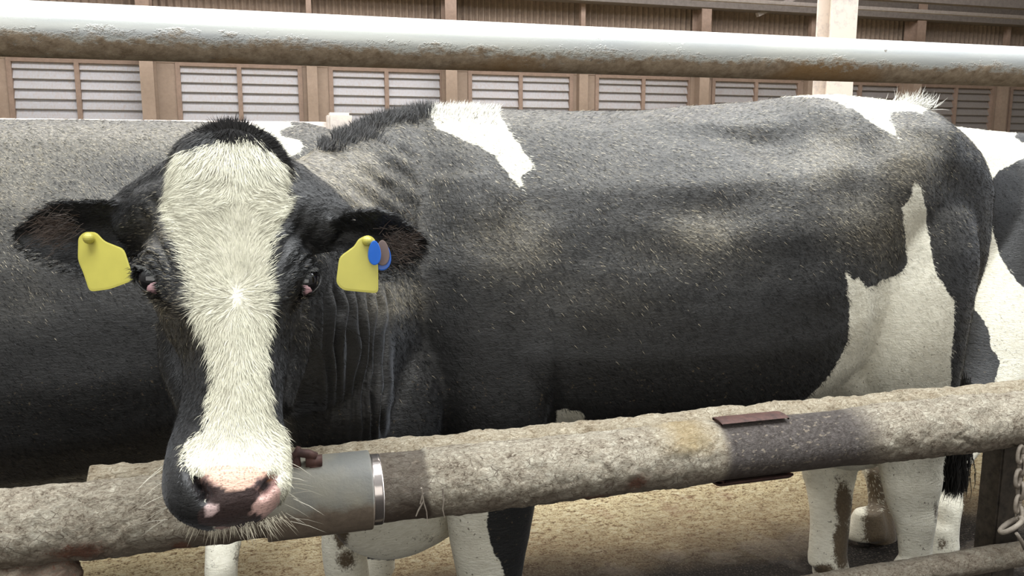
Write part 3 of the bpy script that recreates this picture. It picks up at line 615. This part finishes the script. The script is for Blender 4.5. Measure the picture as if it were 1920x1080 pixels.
bumps(me, [(1548, 196, 1.8, .05, .05, .022), (1575, 262, 1.8, .05, .09, -.030), (1430, 255, 1.8, .12, .06, -.042), (1330, 225, 1.8, .2, .02, .008), (1725, 262, 1.85, .05, .06, .016), (1655, 330, 1.8, .08, .1, .014),
           (900, 330, 1.8, .07, .18, .018), (1000, 690, 1.8, .06, .10, .014), (1050, 520, 1.7, .03, .22, -.006), (1040, 790, 1.7, .018, .12, -.02), (1180, 470, 1.65, .22, .045, -.008), (1330, 395, 1.65, .16, .04, -.007),
           (1250, 330, 1.7, .2, .10, .012), (820, 560, 1.75, .05, .2, -.010), (1600, 610, 1.7, .03, .12, .010), (1604, 708, 1.95, .012, .012, -.022), (1618, 718, 1.95, .012, .014, -.026), (1627, 733, 1.95, .011, .018, -.03), (1631, 752, 1.95, .010, .02, -.03), (1690, 640, 1.7, .10, .12, .010)])
# neck folds, nostrils, wrinkles
c = get_co(me); n = get_no(me); x, y, z = proj(c); d = np.zeros(len(c))
fm = smooth(590, 625, x) * smooth(745, 715, x) * smooth(520, 580, y) * smooth(860, 760, y) * (z > 1.28)
ph = (x + 46 * (fbm(np.stack([x / 55, y / 150, z * 0], 1), 3, 21) - .5) + 5 * np.sin(y / 60.)) / 19.
d += fm * .022 * (np.abs(np.sin(ph * math.pi)) ** .7 - .6) * (.3 + 1.2 * noise(np.stack([x / 26, y / 110, z * 0], 1)))
fm2 = smooth(560, 600, x) * smooth(800, 740, x) * smooth(235, 265, y) * smooth(430, 380, y) * (z > 1.3)
d += fm2 * .003 * np.sin((x * .6 - y * .85 + 8 * noise(np.stack([x / 25, y / 25, z * 0], 1))) / 6.0)
ff = (z < 1.25) & (n @ HN < .2)
for s, ex, ey in ((-1, 305, 440), (1, 545, 440)):
    q = smooth(75, 20, np.hypot((x - ex) * 1.2, (y - ey) * .7)) * ff; d += q * .0028 * np.sin((x * s * .9 + y * .55 + 14 * noise(np.stack([x / 30, y / 30, z * 0], 1))) / 5.2)
for nx, ny, rx, ry, a, dep in ((376, 912, 9, 26, -.55, .030), (503, 908, 8, 20, .6, .022), (384, 935, 10, 8, -.8, .014), (493, 926, 9, 7, .8, .012)):
    ux = (x - nx) * math.cos(a) - (y - ny) * math.sin(a) * -1; uy = -(x - nx) * math.sin(a) + (y - ny) * math.cos(a)
    ux = (x - nx) * math.cos(a) + (y - ny) * math.sin(a); d -= dep * np.exp(-(ux / rx) ** 2 - (uy / ry) ** 2) * ff
d += .006 * np.exp(-((x - 350) / 16) ** 2 - ((y - 905) / 30) ** 2) * ff + .005 * np.exp(-((x - 528) / 14) ** 2 - ((y - 905) / 30) ** 2) * ff
d -= .006 * np.exp(-((y - 972) / 5) ** 2) * smooth(360, 390, x) * smooth(500, 470, x) * ff * 0
d -= .010 * np.exp(-((x - 350) / 28) ** 2 - ((y - 660) / 60) ** 2) * ff + .008 * np.exp(-((x - 535) / 28) ** 2 - ((y - 650) / 60) ** 2) * ff
d += .0012 * (fbm(c * 60, 3, 5) - .5) + (.006 * (fbm(c * 9, 3, 9) - .5) + .022 * (fbm(c * (4, 4, 6.5), 2, 15) - .5) * smooth(.75, 1.0, c[:, 2])) * (z > 1.35)
set_co(me, c + n * d[:, None])

open_lids(me)
BLAZE = [(328, 308), (348, 283), (373, 281), (379, 277), (405, 267), (426, 261), (442, 249), (458, 247), (474, 257), (487, 281), (495, 272), (511, 294), (532, 302), (542, 328), (534, 334), (536, 363), (540, 379), (523, 412), (511, 444), (501, 485), (501, 526), (499, 567), (503, 603), (498, 623), (494, 654), (493, 695), (501, 724), (504, 755), (510, 783), (529, 802), (537, 821), (543, 843), (580, 870), (590, 1000), (480, 1050), (420, 1020), (402, 992), (392, 950), (375, 908), (356, 893), (348, 878), (345, 859), (348, 831), (368, 821), (387, 805), (394, 765), (397, 730), (403, 698), (403, 670), (390, 639), (378, 620), (365, 585), (366, 583), (360, 546), (354, 501), (336, 461), (322, 432), (315, 404), (311, 371), (318, 347), (324, 318)]
WITH = [(795, 170), (925, 170), (932, 205), (948, 235), (991, 296), (1002, 311), (978, 331), (981, 361), (952, 327), (926, 292), (904, 277), (857, 255), (830, 247), (817, 240), (804, 208)]
RUMP = [(1430, 182), (1480, 150), (1660, 150), (1740, 190), (1730, 215), (1715, 210), (1672, 208), (1668, 225), (1688, 262), (1665, 250), (1630, 225), (1590, 200), (1560, 186), (1510, 181)]
THIGH = [(1714, 340), (1728, 352), (1733, 375), (1738, 420), (1748, 480), (1755, 510), (1775, 545), (1790, 563), (1787, 640), (1782, 690), (1790, 1150), (1480, 1150), (1480, 780), (1515, 745), (1548, 712), (1575, 672), (1590, 640), (1593, 600), (1590, 560), (1585, 508), (1600, 524), (1610, 520), (1625, 541), (1640, 536), (1650, 526), (1668, 522), (1690, 513), (1702, 490), (1695, 420), (1692, 390), (1705, 372)]
BELLY = [(1042, 900), (1043, 772), (1060, 768), (1092, 775), (1098, 790), (1120, 790), (1140, 785), (1165, 797), (1500, 770), (1500, 900)]
FORE = [(560, 925), (925, 925), (917, 960), (912, 985), (918, 1010), (924, 1030), (940, 1055), (946, 1080), (955, 1250), (560, 1250)]
white, x, y, z, c = patches(me, [WITH, RUMP, THIGH, FORE])
hb = (z < 1.32) & (x < 840) & (y < 1045)
wb = np.clip(sdf(BLAZE, x, y) * z / F, -.05, .05); white = np.where(hb, wb, white); white = np.where((~hb) & (x < 850) & (y < 925) & (y > 300), -.05, white)
bel = np.clip(sdf(BELLY, x, y) * z / F, -.05, .05); white = np.where((x > 1030) & (x < 1500) & (y > 700), np.maximum(white, bel), white)
n = get_no(me)
upf = smooth(.1, .8, n[:, 2])
dust = .45 * upf + blob(x, y, [(600, 310, 75, 50, 2.2), (650, 340, 60, 70, 1.6), (740, 560, 50, 35, 1.5), (730, 450, 60, 60, .8), (950, 460, 80, 60, .9), (1320, 440, 70, 40, 1.2), (1100, 560, 160, 60, .22), (1560, 290, 50, 50, 1.), (1640, 420, 80, 60, .8), (1700, 300, 60, 60, 1.2), (1300, 470, 120, 50, .35), (880, 250, 80, 40, .4), (760, 350, 80, 80, .4)])
dust = np.where(hb, blob(x, y, [(300, 440, 40, 60, .5), (290, 580, 30, 40, .6), (580, 590, 35, 50, .35), (330, 560, 50, 60, .3)]), dust * (.5 + fbm(c * 7, 3, 2)))
dust = np.where((c[:, 2] < .7) & ~hb, 0, dust)
put(me, 'white', white); put(me, 'dust', np.clip(dust, 0, 1)); put(me, 'speck', ((c[:, 2] < .75) & ~hb).astype(float))
dirt = blob(x, y, [(1582, 950, 20, 60, .95), (1580, 1020, 22, 60, 1.), (1570, 900, 14, 40, .5), (1545, 1070, 30, 20, .8), (1755, 960, 8, 35, .6), (640, 1000, 20, 40, .8), (650, 1050, 30, 30, .7), (800, 1010, 50, 14, .45), (1770, 1030, 25, 12, .55)])
put(me, 'dirt', dirt * ~hb)
NOSE = [(360, 885), (392, 874), (405, 868), (470, 868), (505, 876), (520, 890), (530, 915), (524, 948), (505, 975), (485, 988), (440, 996), (392, 994), (368, 984), (362, 960), (368, 930)]
paint = np.zeros((len(c), 4)); fr = hb & (n @ HN < .5)
def pnt(poly, col, soft=.003, m=fr, amax=1.):
    a = smooth(-soft, soft, sdf(poly, x, y) * z / F) * m * amax; k = a[:, None] > .02
    paint[:, :3] = np.where(k, np.array(col), paint[:, :3]); paint[:, 3] = np.maximum(paint[:, 3], a)
pnt([(386, 878), (405, 872), (468, 873), (503, 880), (498, 893), (483, 898), (470, 918), (440, 922), (415, 914), (400, 902), (385, 893)], (.72, .47, .36), .005)
pnt([(488, 930), (512, 905), (527, 918), (524, 945), (505, 972), (485, 985), (470, 958), (466, 946)], (.74, .48, .42), .006)
PAD = [(365, 891), (381, 899), (396, 909), (415, 914), (430, 921), (458, 921), (473, 913), (487, 922), (490, 929), (483, 936), (467, 946), (469, 958), (462, 967), (480, 964), (487, 970), (483, 982), (444, 989), (396, 987), (374, 983), (369, 963), (386, 946), (380, 930), (368, 915)]
pnt(PAD, (.055, .037, .034), .0018); pnt([(480, 900), (492, 899), (509, 893), (503, 910), (492, 921), (483, 912)], (.09, .07, .07), .0015)
pnt([(386, 956), (390, 948), (404, 948), (405, 960), (396, 968), (389, 966)], (.74, .55, .52), .0015)
for a, b in ((0, 1),):
    q = smooth(.002, -.001, sdf(BLAZE, x, y) * 0 - 0) * 0
pnt([(350, 893), (362, 888), (378, 912), (388, 940), (372, 938), (356, 920)], (.010, .008, .008), .0015); pnt([(508, 884), (519, 888), (520, 906), (512, 914), (506, 900)], (.42, .20, .09), .004, fr, .52)
pnt([(518, 893), (524, 905), (512, 918), (494, 928), (500, 917), (511, 905)], (.30, .17, .15), .0012)
for ex, ey, D, s in EYE:
    q = np.exp(-((x - ex) / 30) ** 2 - ((y - ey) / 30) ** 2) > .35; pnt([(ex - s * 6, ey + 26), (ex - s * 18, ey + 30), (ex - s * 26, ey + 42), (ex - s * 16, ey + 36)], (.30, .18, .15), .002, fr, .6)
er = hb & ((x < 262) | (x > 640))
pnt([(72, 435), (85, 412), (118, 402), (150, 415), (140, 440), (110, 455), (85, 455)], (.055, .026, .016), .016, er, .6); pnt([(722, 428), (745, 432), (768, 462), (765, 480), (740, 475), (725, 455)], (.07, .038, .028), .014, er, .6)
gap = fr & (sdf(NOSE, x, y) > 0) & (paint[:, 3] < .5) & (white > 0) & (y > 893) & (x < 520); paint[gap] = (.34, .22, .19, .75)
put(me, 'paint', paint)
ORG = (1.0, YM, 0.)
vis = ((c - CP) * n).sum(1) < .25 * np.linalg.norm(c - CP, axis=1)
snap = (get_co(me), n)
cowpts = c.copy()
me_s = me.copy()
cow = finish(me, 'cow', ORG, M['coat'])
tag(cow, 'black and white cow facing us over the middle rail, yellow tag in each ear', 'cow')
# coat hairs on the face and ears
WH = atD(450, 562, 1.08)
def comb_head(p, n):
    X, Y_, Z = proj(p); u = (X - 448) / 120; Yn = Y_ + 40 * (noise(np.stack([X / 30, Y_ / 30, X * 0], 1), 6) - .5)
    v = np.interp(Yn, [330, 400, 520, 565, 600], [-1., .5, .9, 0., -1.]); lat = u * np.interp(Yn, [330, 370, 520, 600], [.5, 1.6, 1.8, .5])
    lat += np.exp(-((Yn - 562) / 30) ** 2) * np.clip(u * 4, -1, 1) * 1.0 + np.exp(-((Yn - 375) / 25) ** 2) * np.clip(u * 4, -1, 1) * .8
    e = (X < 262) | (X > 625); lat = np.where(e, np.sign(X - 430) * 1.0, lat); v = np.where(e, -.2 + 0 * v, v)
    lat = lat + .5 * (noise(np.stack([X / 22, Y_ / 22, X * 0], 1), 4) - .5)
    return HL * lat[:, None] + np.array([0, 0, 1.]) * v[:, None]
dens = hb * vis * (1 - (paint[:, 3] > .3)) * (sdf(NOSE, x, y) < 0) * np.where(wb > -.004, 1.6, .8)
dens = dens * ~((np.hypot(x - 277, y - 526) < 25) | (np.hypot(x - 583, y - 529) < 25))
def len_head(p, w):
    X, Y_, Z = proj(p); L = np.where(w, .017, .009); L = L + .009 * smooth(350, 290, Y_) * ((X > 320) & (X < 545)); return L * np.interp(Y_, [780, 850], [1, .5])
coat_hair('face_hair', me_s, cow, ORG, 120000, dens, comb_head, len_head, white, dust, None, .00036, light=(.70, .67, .52))
# black forelock on the poll
m = hb * vis * ((y < 285) & (x > 325) & (x < 545)) * (y < 300) * (wb < .012)
# short hairs of the trunk, neck and legs
def comb_body(p, n):
    q = .5 * (noise(p * 9, 8) - .5)[:, None]; return np.array([.75, 0, -.65]) + q * np.array([1., 0, 1.5])
mk = (~hb) * vis * (x > 540) * (y < 900) * (1 - .85 * (fm > .3))
coat_hair('body_hair', me_s, cow, ORG, 110000, mk.astype(float), comb_body, lambda p, w: np.full(len(p), .013), white, dust, None, .00055)
# crest of longer dark hair along the neck and the withers, tuft at the tail head
cr = (~hb) * (x > 600) * (x < 810) * smooth(.75, .95, n[:, 2]) * (y < 285)
idx, p, nn = sample(me_s, 5200, cr); k = len(p)
ribbons('neck_crest', p, nn + rng.normal(0, .3, p.shape) + np.array([.25, -.1, .1]), nn, rng.uniform(.012, .032, k), np.full(k, .0007), np.tile([.015, .014, .013], (k, 1)) * rng.uniform(.6, 3, (k, 1)), cow, ORG, .0)
cr = (~hb) * (x > 805) * (x < 932) * smooth(.75, .95, n[:, 2]) * (y < 240)
idx, p, nn = sample(me_s, 2500, cr); k = len(p)
ribbons('withers_hair', p, nn + rng.normal(0, .3, p.shape) + np.array([.5, -.1, 0]), nn, rng.uniform(.010, .022, k), np.full(k, .0007), np.tile([.85, .82, .72], (k, 1)), cow, ORG, .0)
k = 500; p = np.array(atY(1706, 200, YM)) + rng.normal(0, 1, (k, 3)) * (.03, .02, .008)
ribbons('tail_head_tuft', p, np.array([.55, 0, .75]) + rng.normal(0, .3, (k, 3)), np.tile([0, -1., .2], (k, 1)), rng.uniform(.02, .05, k), np.full(k, .0008), np.tile([.85, .83, .75], (k, 1)), cow, ORG, .1)
# forelock: black locks falling over the brow from the poll
k = 5200; t = rng.uniform(-1, 1, k); X = 432 + t * 100; Yp = 244 + 58 * np.abs(t) ** 1.9 + rng.uniform(-3, 18, k)
p = np.array([atD(a, b, 1.185 + .03 * abs(q)) for a, b, q in zip(X, Yp, t)])
dv = HL * (t * .85)[:, None] + np.array([0, 0, -1.]) * rng.uniform(.25, 1.0, k)[:, None] - HN * rng.uniform(.0, .5, k)[:, None] + rng.normal(0, .12, (k, 3))
ribbons('forelock', p, dv, -np.tile(HN, (k, 1)), rng.uniform(.010, .026, k), np.full(k, .0007), np.tile([.010, .009, .009], (k, 1)) * rng.uniform(.6, 2., (k, 1)), cow, ORG, .2)
k = 4200; t = rng.uniform(-1, 1, k); X = 431 + t * 88; Yp = 240 + 50 * np.abs(t) ** 2 + rng.uniform(0, 16, k)
p = np.array([atD(a, b, 1.20) for a, b in zip(X, Yp)])
dv = HL * (t * .9)[:, None] + np.array([0, 0, 1.]) * (.55 - np.abs(t) * .6)[:, None] + HN * .3 + rng.normal(0, .2, (k, 3))
ribbons('poll_tuft', p, dv, -np.tile(HN, (k, 1)), rng.uniform(.012, .026, k), np.full(k, .0007), np.tile([.010, .009, .009], (k, 1)) * rng.uniform(.6, 2., (k, 1)), cow, ORG, .0)
# inner ear hair
k = 1100; s = rng.random(k) < .5; X = np.where(s, rng.normal(110, 22, k), rng.normal(745, 16, k)); Yp = np.where(s, rng.normal(430, 18, k), rng.normal(455, 18, k))
p = np.array([atD(a, b, 1.235 if q else 1.222) for a, b, q in zip(X, Yp, s)]) 
dv = HL * np.where(s, -.7, .6)[:, None] + np.array([0, 0, 1.]) * rng.uniform(-.6, .5, k)[:, None] - HN * .5 + rng.normal(0, .2, (k, 3))
ribbons('ear_hair', p, dv, -np.tile(HN, (k, 1)), rng.uniform(.010, .025, k), np.full(k, .0004), np.tile([.05, .034, .025], (k, 1)) * rng.uniform(.3, 2., (k, 1)), cow, ORG, .1)
# chin beard and whiskers
k = 330; X = rng.choice(rng.uniform(340, 532, 70), k) + rng.normal(0, 1.6, k); Yp = 990 - ((X - 430) / 105) ** 2 * 26 + rng.uniform(-9, 5, k)
p = np.array([atD(a, b, 1.03) for a, b in zip(X, Yp)])
dv = HL * ((X - 430) / 120)[:, None] + np.array([0, 0, -1.]) - HN * rng.uniform(-.2, .5, k)[:, None] + rng.normal(0, .22, (k, 3))
ribbons('chin_hair', p, dv, -np.tile(HN, (k, 1)), rng.uniform(0, 1, k) ** 2.5 * .028 + .003, np.full(k, .0003), np.tile([.66, .60, .46], (k, 1)) * rng.uniform(.7, 1.1, (k, 1)), cow, ORG, .1)
W_ = [(x_, y_, s) for s in (-1, 1) for x_, y_ in [((305 if s < 0 else 550) + s * rng.uniform(-22, 2), yy) for yy in rng.uniform(860, 978, 17)]]
wx = np.array([q[0] for q in W_]); wy = np.array([q[1] for q in W_]); wsd = np.array([q[2] for q in W_], float); k = len(W_)
for sd in (-1., 1.):
    q = wsd == sd; k = int(q.sum()); p = np.array([atD(a, b, 1.06) for a, b in zip(wx[q], wy[q])])
    dv = HL * sd * .9 + np.array([0, 0, 1.]) * rng.uniform(-.7, .15, k)[:, None] - HN * rng.uniform(-.2, .5, k)[:, None]
    ribbons('whiskers', p, dv, -np.tile(HN, (k, 1)), rng.uniform(.02, .05, k), np.full(k, .0004), np.tile([.72, .68, .56], (k, 1)), cow, ORG, .3)
# tail switch
k = 9000; t = rng.random(k) ** .8; p = np.array([atY(1790 - 4 * a, 700 + 190 * a, YM - .06) for a in t]) + rng.normal(0, 1, (k, 3)) * (.016, .016, .01)
ribbons('tail_switch', p, np.array([0, 0, -1.]) + rng.normal(0, .13, (k, 3)), np.tile([0, -1., 0], (k, 1)), rng.uniform(.05, .085, k), np.full(k, .0013), np.tile([.012, .011, .010], (k, 1)) * rng.uniform(.5, 2, (k, 1)), cow, ORG, .0)
# eyes
for E0, ax, hh, vv, s in EF:
    eo = MB().ball(E0, .0218, 24, 32).build('eye', M['eye'], cow, ORG, sm=True)
    MB().ball(E0 + hh * .0095 + ax * .0074, .0136, 14, 20).build('eye_corner', M['eye_white'], eo, ORG, sm=True)
    k = 110; th = rng.uniform(0, 2 * math.pi, k); up_ = vv if vv[2] > 0 else -vv; th = rng.uniform(.25, math.pi * .9, k)
    p = E0 + np.outer(-np.cos(th) * .0205, -hh) * -1 + np.outer(np.sin(th) * .0118, up_) + ax * .017
    ribbons('eyelashes', p, np.tile(ax, (k, 1)) + up_ * .5 + HL * s * .5 + rng.normal(0, .22, (k, 3)), np.tile(up_, (k, 1)), rng.uniform(.006, .014, k), np.full(k, .00035), np.tile([.16, .16, .15], (k, 1)), cow, ORG, .25)
# ear tags
def plate(poly, D, thick, name, mat, bend=.0, tilt=(0, 0)):
    P = np.array(poly, float); cc = P.mean(0); f = []; b = []
    from math import hypot
    n_ = len(P)
    rings = []
    for sc, dz in ((.93, -thick / 2), (1., -thick / 3), (1., thick / 3), (.93, thick / 2)):
        r = []
        for a in P:
            q = cc + (a - cc) * sc if sc < 1 else a
            r.append(atD(q[0], q[1], D + tilt[0] * (q[0] - cc[0]) + tilt[1] * (q[1] - cc[1])) + HN * dz)
        rings.append(r)
    return MB().loft(rings).build(name, mat, cow, ORG, bevel=0)
def rounded(P, r=6, k=4):
    P = np.array(P, float); out = []; n_ = len(P)
    for i in range(n_):
        a, b, c_ = P[i - 1], P[i], P[(i + 1) % n_]; u = (a - b) / np.linalg.norm(a - b); v = (c_ - b) / np.linalg.norm(c_ - b)
        rr = min(r, np.linalg.norm(a - b) * .45, np.linalg.norm(c_ - b) * .45); s0, s1 = b + u * rr, b + v * rr
        for t in np.linspace(0, 1, k): out.append((1 - t) ** 2 * s0 + 2 * t * (1 - t) * b + t * t * s1)
    return out
t1 = plate(rounded([(147, 445), (158, 435), (181, 435), (195, 452), (233, 467), (241, 492), (252, 525), (206, 542), (168, 547), (157, 513), (146, 487)], 9), 1.19, .003, 'ear_tag', M['yellow'], tilt=(-.0002, -.0001)); t1['label'] = 'yellow plastic ear tag'
t2 = plate(rounded([(672, 448), (690, 440), (703, 447), (709, 500), (709, 550), (643, 544), (630, 531), (636, 482), (665, 461)], 9), 1.175, .003, 'ear_tag', M['yellow'], tilt=(.0001, 0)); t2['label'] = 'yellow plastic ear tag'
cir = lambda cx, cy, rx, ry, k=22: [(cx + rx * math.cos(a) * (1 - .18 * math.sin(-a)), cy + ry * math.sin(a)) for a in np.linspace(0, 2 * math.pi, k, False)]
b1 = plate(cir(702, 474, 12, 23), 1.163, .004, 'button_tag', M['blue'], tilt=(-.0006, 0)); b1['label'] = 'round blue ear button'
b2 = plate(cir(716, 480, 17, 27), 1.182, .003, 'button_tag', M['blue']); 
b3 = plate(cir(717, 474, 13, 24), 1.178, .002, 'button_back', M['tagback'])
MB().tube([atD(702, 462, 1.165), atD(706, 462, 1.25)], .004, 10).build('tag_pin', M['blue'], cow, ORG)
MB().tube([atD(166, 447, 1.188), atD(166, 447, 1.27)], .004, 10).build('tag_pin', M['yellow'], cow, ORG); MB().ball(atD(166, 447, 1.187), (.008, .008, .008)).build('tag_stud', M['yellow'], cow, ORG)
MB().tube([atD(688, 452, 1.175), atD(690, 450, 1.25)], .004, 10).build('tag_pin', M['yellow'], cow, ORG); MB().ball(atD(688, 452, 1.172), .007).build('tag_stud', M['yellow'], cow, ORG)

def simple_cow(name, stations, extra, polys, org, holes=(), dustL=(), voxel=.010, dirtL=(), hair=30000, comb=None, base_dust=.5):
    mb = MB(); R = [trunk_ring(X, Y, zt, zb_, w, kd, 40, math.radians(yw)) for X, Y, zt, zb_, w, kd, yw in stations]
    mb.loft([r.reshape(-1, 3) for r in spline(np.array([np.array(r) for r in R]).reshape(len(R), -1), 3)]); extra(mb)
    me = fuse(mb, voxel, 4); relax(me, 5)
    c = get_co(me); n = get_no(me); set_co(me, c + n * (.008 * (fbm(c * 8, 3, 4) - .5))[:, None])
    w, x, y, z, c = patches(me, polys, holes); n = get_no(me)
    dust = np.clip((base_dust * smooth(.0, .7, n[:, 2]) + blob(x, y, dustL)) * (.5 + fbm(c * 6, 3, 2)), 0, 1); dust[c[:, 2] < .6] = 0
    put(me, 'white', w); put(me, 'dust', dust); put(me, 'speck', (c[:, 2] < .7).astype(float)); put(me, 'dirt', blob(x, y, dirtL)); put(me, 'paint', np.zeros((len(c), 4)))
    vis = (((c - CP) * n).sum(1) < .25 * np.linalg.norm(c - CP, axis=1)) & (x > -150) & (x < 2100) & (y < 960)
    ms = me.copy(); o = finish(me, 'cow', org, M['coat'])
    coat_hair('body_hair', ms, o, org, hair, vis.astype(float), comb or comb_body, lambda p, w: np.full(len(p), .013), w, dust, None, .0006)
    return o
# =========================== the cow standing behind on the left
YB = 2.54
st = [(.47, YB, 1.10, .85, .07, 1, 0), (.42, YB, 1.17, .72, .14, 1, 0), (.33, YB, 1.235, .62, .20, 1, 0), (.20, YB, 1.29, .50, .24, 1, 0), (.08, YB, 1.325, .42, .27, 1, 0), (-.06, YB, 1.315, .37, .31, .5, 0), (-.25, YB, 1.325, .32, .345, 0, 0),
      (-.55, YB, 1.325, .29, .365, 0, 0), (-.8, YB, 1.325, .285, .35, 0, 0), (-1.0, YB, 1.335, .33, .30, 0, 0), (-1.2, YB, 1.33, .46, .23, 0, 0), (-1.4, YB, 1.28, .62, .16, 0, 0), (-1.65, YB, 1.22, .78, .12, 0, 0), (-1.9, YB, 1.2, .92, .10, 0, 0)]
def ex(mb):
    limb3(mb, spline([(.27, 2.42, 1.0, .17, .11), (.26, 2.36, .75, .15, .11), (.27, 2.32, .55, .10, .085), (.29, 2.28, .42, .07, .06), (.27, 2.26, .30, .045, .042), (.25, 2.25, .12, .042, .04), (.24, 2.25, .03, .05, .045)], 3)); hoof(mb, .24, 2.25)
    a = atY(434, 925, 2.30); b = atY(414, 1072, 2.16)
    limb3(mb, spline([(.10, 2.62, .85, .15, .11), (0, 2.56, .60, .12, .10), (-.10, 2.42, .36, .07, .06), (a[0], a[1], a[2], .062, .055), (b[0] + .004, b[1], a[2] * .5 + .01, .045, .043), (b[0] - .002, b[1], .02, .044, .042)], 3)); hoof(mb, b[0] - .004, b[1], .85, -.3)
    for yy, dx in ((2.36, 0), (2.70, -.12)): limb3(mb, spline([(-1.0 + dx, yy, .8, .12, .09), (-1.02 + dx, yy, .55, .08, .07), (-1.02 + dx, yy, .33, .05, .05), (-1.02 + dx, yy, .12, .036, .036), (-1.02 + dx, yy, .03, .05, .045)], 3)); hoof(mb, -1.02 + dx, yy)
    mb.loft([oring((X, YB, zz), (0, 1, 0), (0, 0, 1), a_, b_) for X, zz, a_, b_ in ((-1.78, 1.1, .09, .14), (-1.9, 1.08, .11, .17), (-2.05, 1.0, .10, .15), (-2.22, .92, .075, .10), (-2.34, .87, .08, .085), (-2.39, .85, .05, .05))])
    for s in (-1, 1): mb.ball((-1.86, YB + s * .19, 1.13), (.03, .10, .045))
    mb.tube([(.42, YB, 1.2), (.49, YB, 1.1), (.50, YB, .8), (.48, YB, .5)], [.03, .025, .02, .03], 12)
back_cow = simple_cow('cow', st, ex, [[(470, 215), (540, 215), (548, 238), (530, 243), (518, 248), (535, 258), (560, 262), (570, 275), (560, 288), (542, 294), (520, 280), (500, 262), (480, 245)], [(300, 1000), (480, 1000), (480, 1200), (300, 1200)], [(680, 1050), (810, 1050), (810, 1150), (680, 1150)]], (-.4, YB, 0),
    dustL=[(60, 330, 160, 90, .5), (150, 260, 200, 35, .9), (300, 260, 150, 30, .8), (60, 560, 40, 40, .2)], dirtL=[(450, 1040, 25, 50, .5), (400, 1060, 20, 20, .4)], hair=70000)
tag(back_cow, 'dark dusty cow standing behind the head of the front cow, filling the left side', 'cow')
# =========================== the cow at the right edge
st = [(1.93, 2.42, 1.15, .85, .06, 1, -14), (1.98, 2.43, 1.25, .72, .13, 1, -14), (2.07, 2.46, 1.30, .62, .20, 1, -14), (2.22, 2.50, 1.315, .56, .25, 1, -14), (2.42, 2.55, 1.335, .52, .28, .8, -14), (2.62, 2.60, 1.33, .50, .32, .3, -14), (2.9, 2.67, 1.32, .47, .35, 0, -14), (3.2, 2.74, 1.32, .48, .34, 0, -14), (3.45, 2.80, 1.33, .50, .28, 0, -14), (3.65, 2.85, 1.32, .55, .2, 0, -14), (3.85, 2.90, 1.27, .68, .14, 0, -14), (4.1, 2.96, 1.2, .82, .11, 0, -14)]
def ex(mb):
    limb(mb, spline([(1905, 300, 50, 2.47, .10), (1895, 430, 72, 2.40, .14), (1885, 560, 76, 2.33, .15), (1858, 700, 64, 2.24, .13), (1812, 800, 44, 2.14, .09), (1778, 880, 24, 2.05, .055), (1776, 920, 26, 2.0, .05), (1777, 945, 24, 1.96, .045), (1775, 970, 22, 1.94, .042), (1770, 1000, 22, 1.93, .042), (1769, 1030, 22, 1.92, .042)], 3))
    p = atY(1768, 1035, 1.92); limb3(mb, [(p[0], p[1], p[2] + .01, .03, .035), (p[0], p[1], .03, .05, .045)]); hoof(mb, p[0], p[1])
    limb(mb, spline([(1790, 600, 70, 2.46, .10), (1720, 740, 40, 2.34, .08), (1645, 860, 25, 2.18, .05), (1645, 900, 18, 2.14, .042), (1650, 935, 18, 2.12, .04), (1650, 965, 20, 2.10, .042), (1648, 1000, 27, 2.09, .05), (1640, 1030, 36, 2.08, .05)], 3)); hoof(mb, atY(1640, 1030, 2.08)[0] - .01, 2.08, 1.15)
    for xx, yy in ((3.35, 2.62), (3.45, 2.98)): limb3(mb, spline([(xx, yy, .8, .12, .09), (xx, yy, .55, .08, .07), (xx, yy, .33, .05, .05), (xx, yy, .12, .036, .036), (xx, yy, .03, .05, .045)], 3)); hoof(mb, xx, yy, 1, 1)
    mb.loft([oring((X, 2.96 + (X - 4.1) * .25, zz), (0, 1, 0), (0, 0, 1), a_, b_) for X, zz, a_, b_ in ((4.0, 1.08, .09, .14), (4.12, 1.06, .11, .17), (4.27, .98, .10, .15), (4.44, .90, .075, .10), (4.56, .86, .08, .085), (4.61, .84, .05, .05))])
    for s in (-1, 1): mb.ball((4.08, 2.96 + s * .19, 1.12), (.03, .10, .045))
    mb.ball((2.35, 2.5, .52), (.16, .14, .12))
right_cow = simple_cow('cow', st, ex, [[(1500, 100), (3500, 100), (3500, 1300), (1500, 1300)]], (2.6, 2.6, 0),
    holes=[[(1853, 344), (1874, 320), (1920, 296), (2100, 280), (2100, 560), (1920, 539), (1897, 515), (1874, 480), (1859, 420)], [(1797, 580), (1817, 566), (1838, 592), (1853, 616), (1859, 651), (1874, 675), (1868, 705), (1861, 728), (1840, 830), (1760, 830), (1760, 560)], [(1902, 255), (1915, 240), (1990, 220), (1990, 262), (1915, 268)]],
    dirtL=[(1648, 930, 30, 90, 1.1), (1655, 990, 40, 60, 1.2), (1610, 1040, 50, 20, 1.2), (1640, 860, 20, 30, .6), (1770, 1020, 25, 20, .6), (1755, 960, 8, 35, .5)], hair=24000, base_dust=.04)
tag(right_cow, 'white cow with black patches at the right edge, behind the front cow', 'cow')
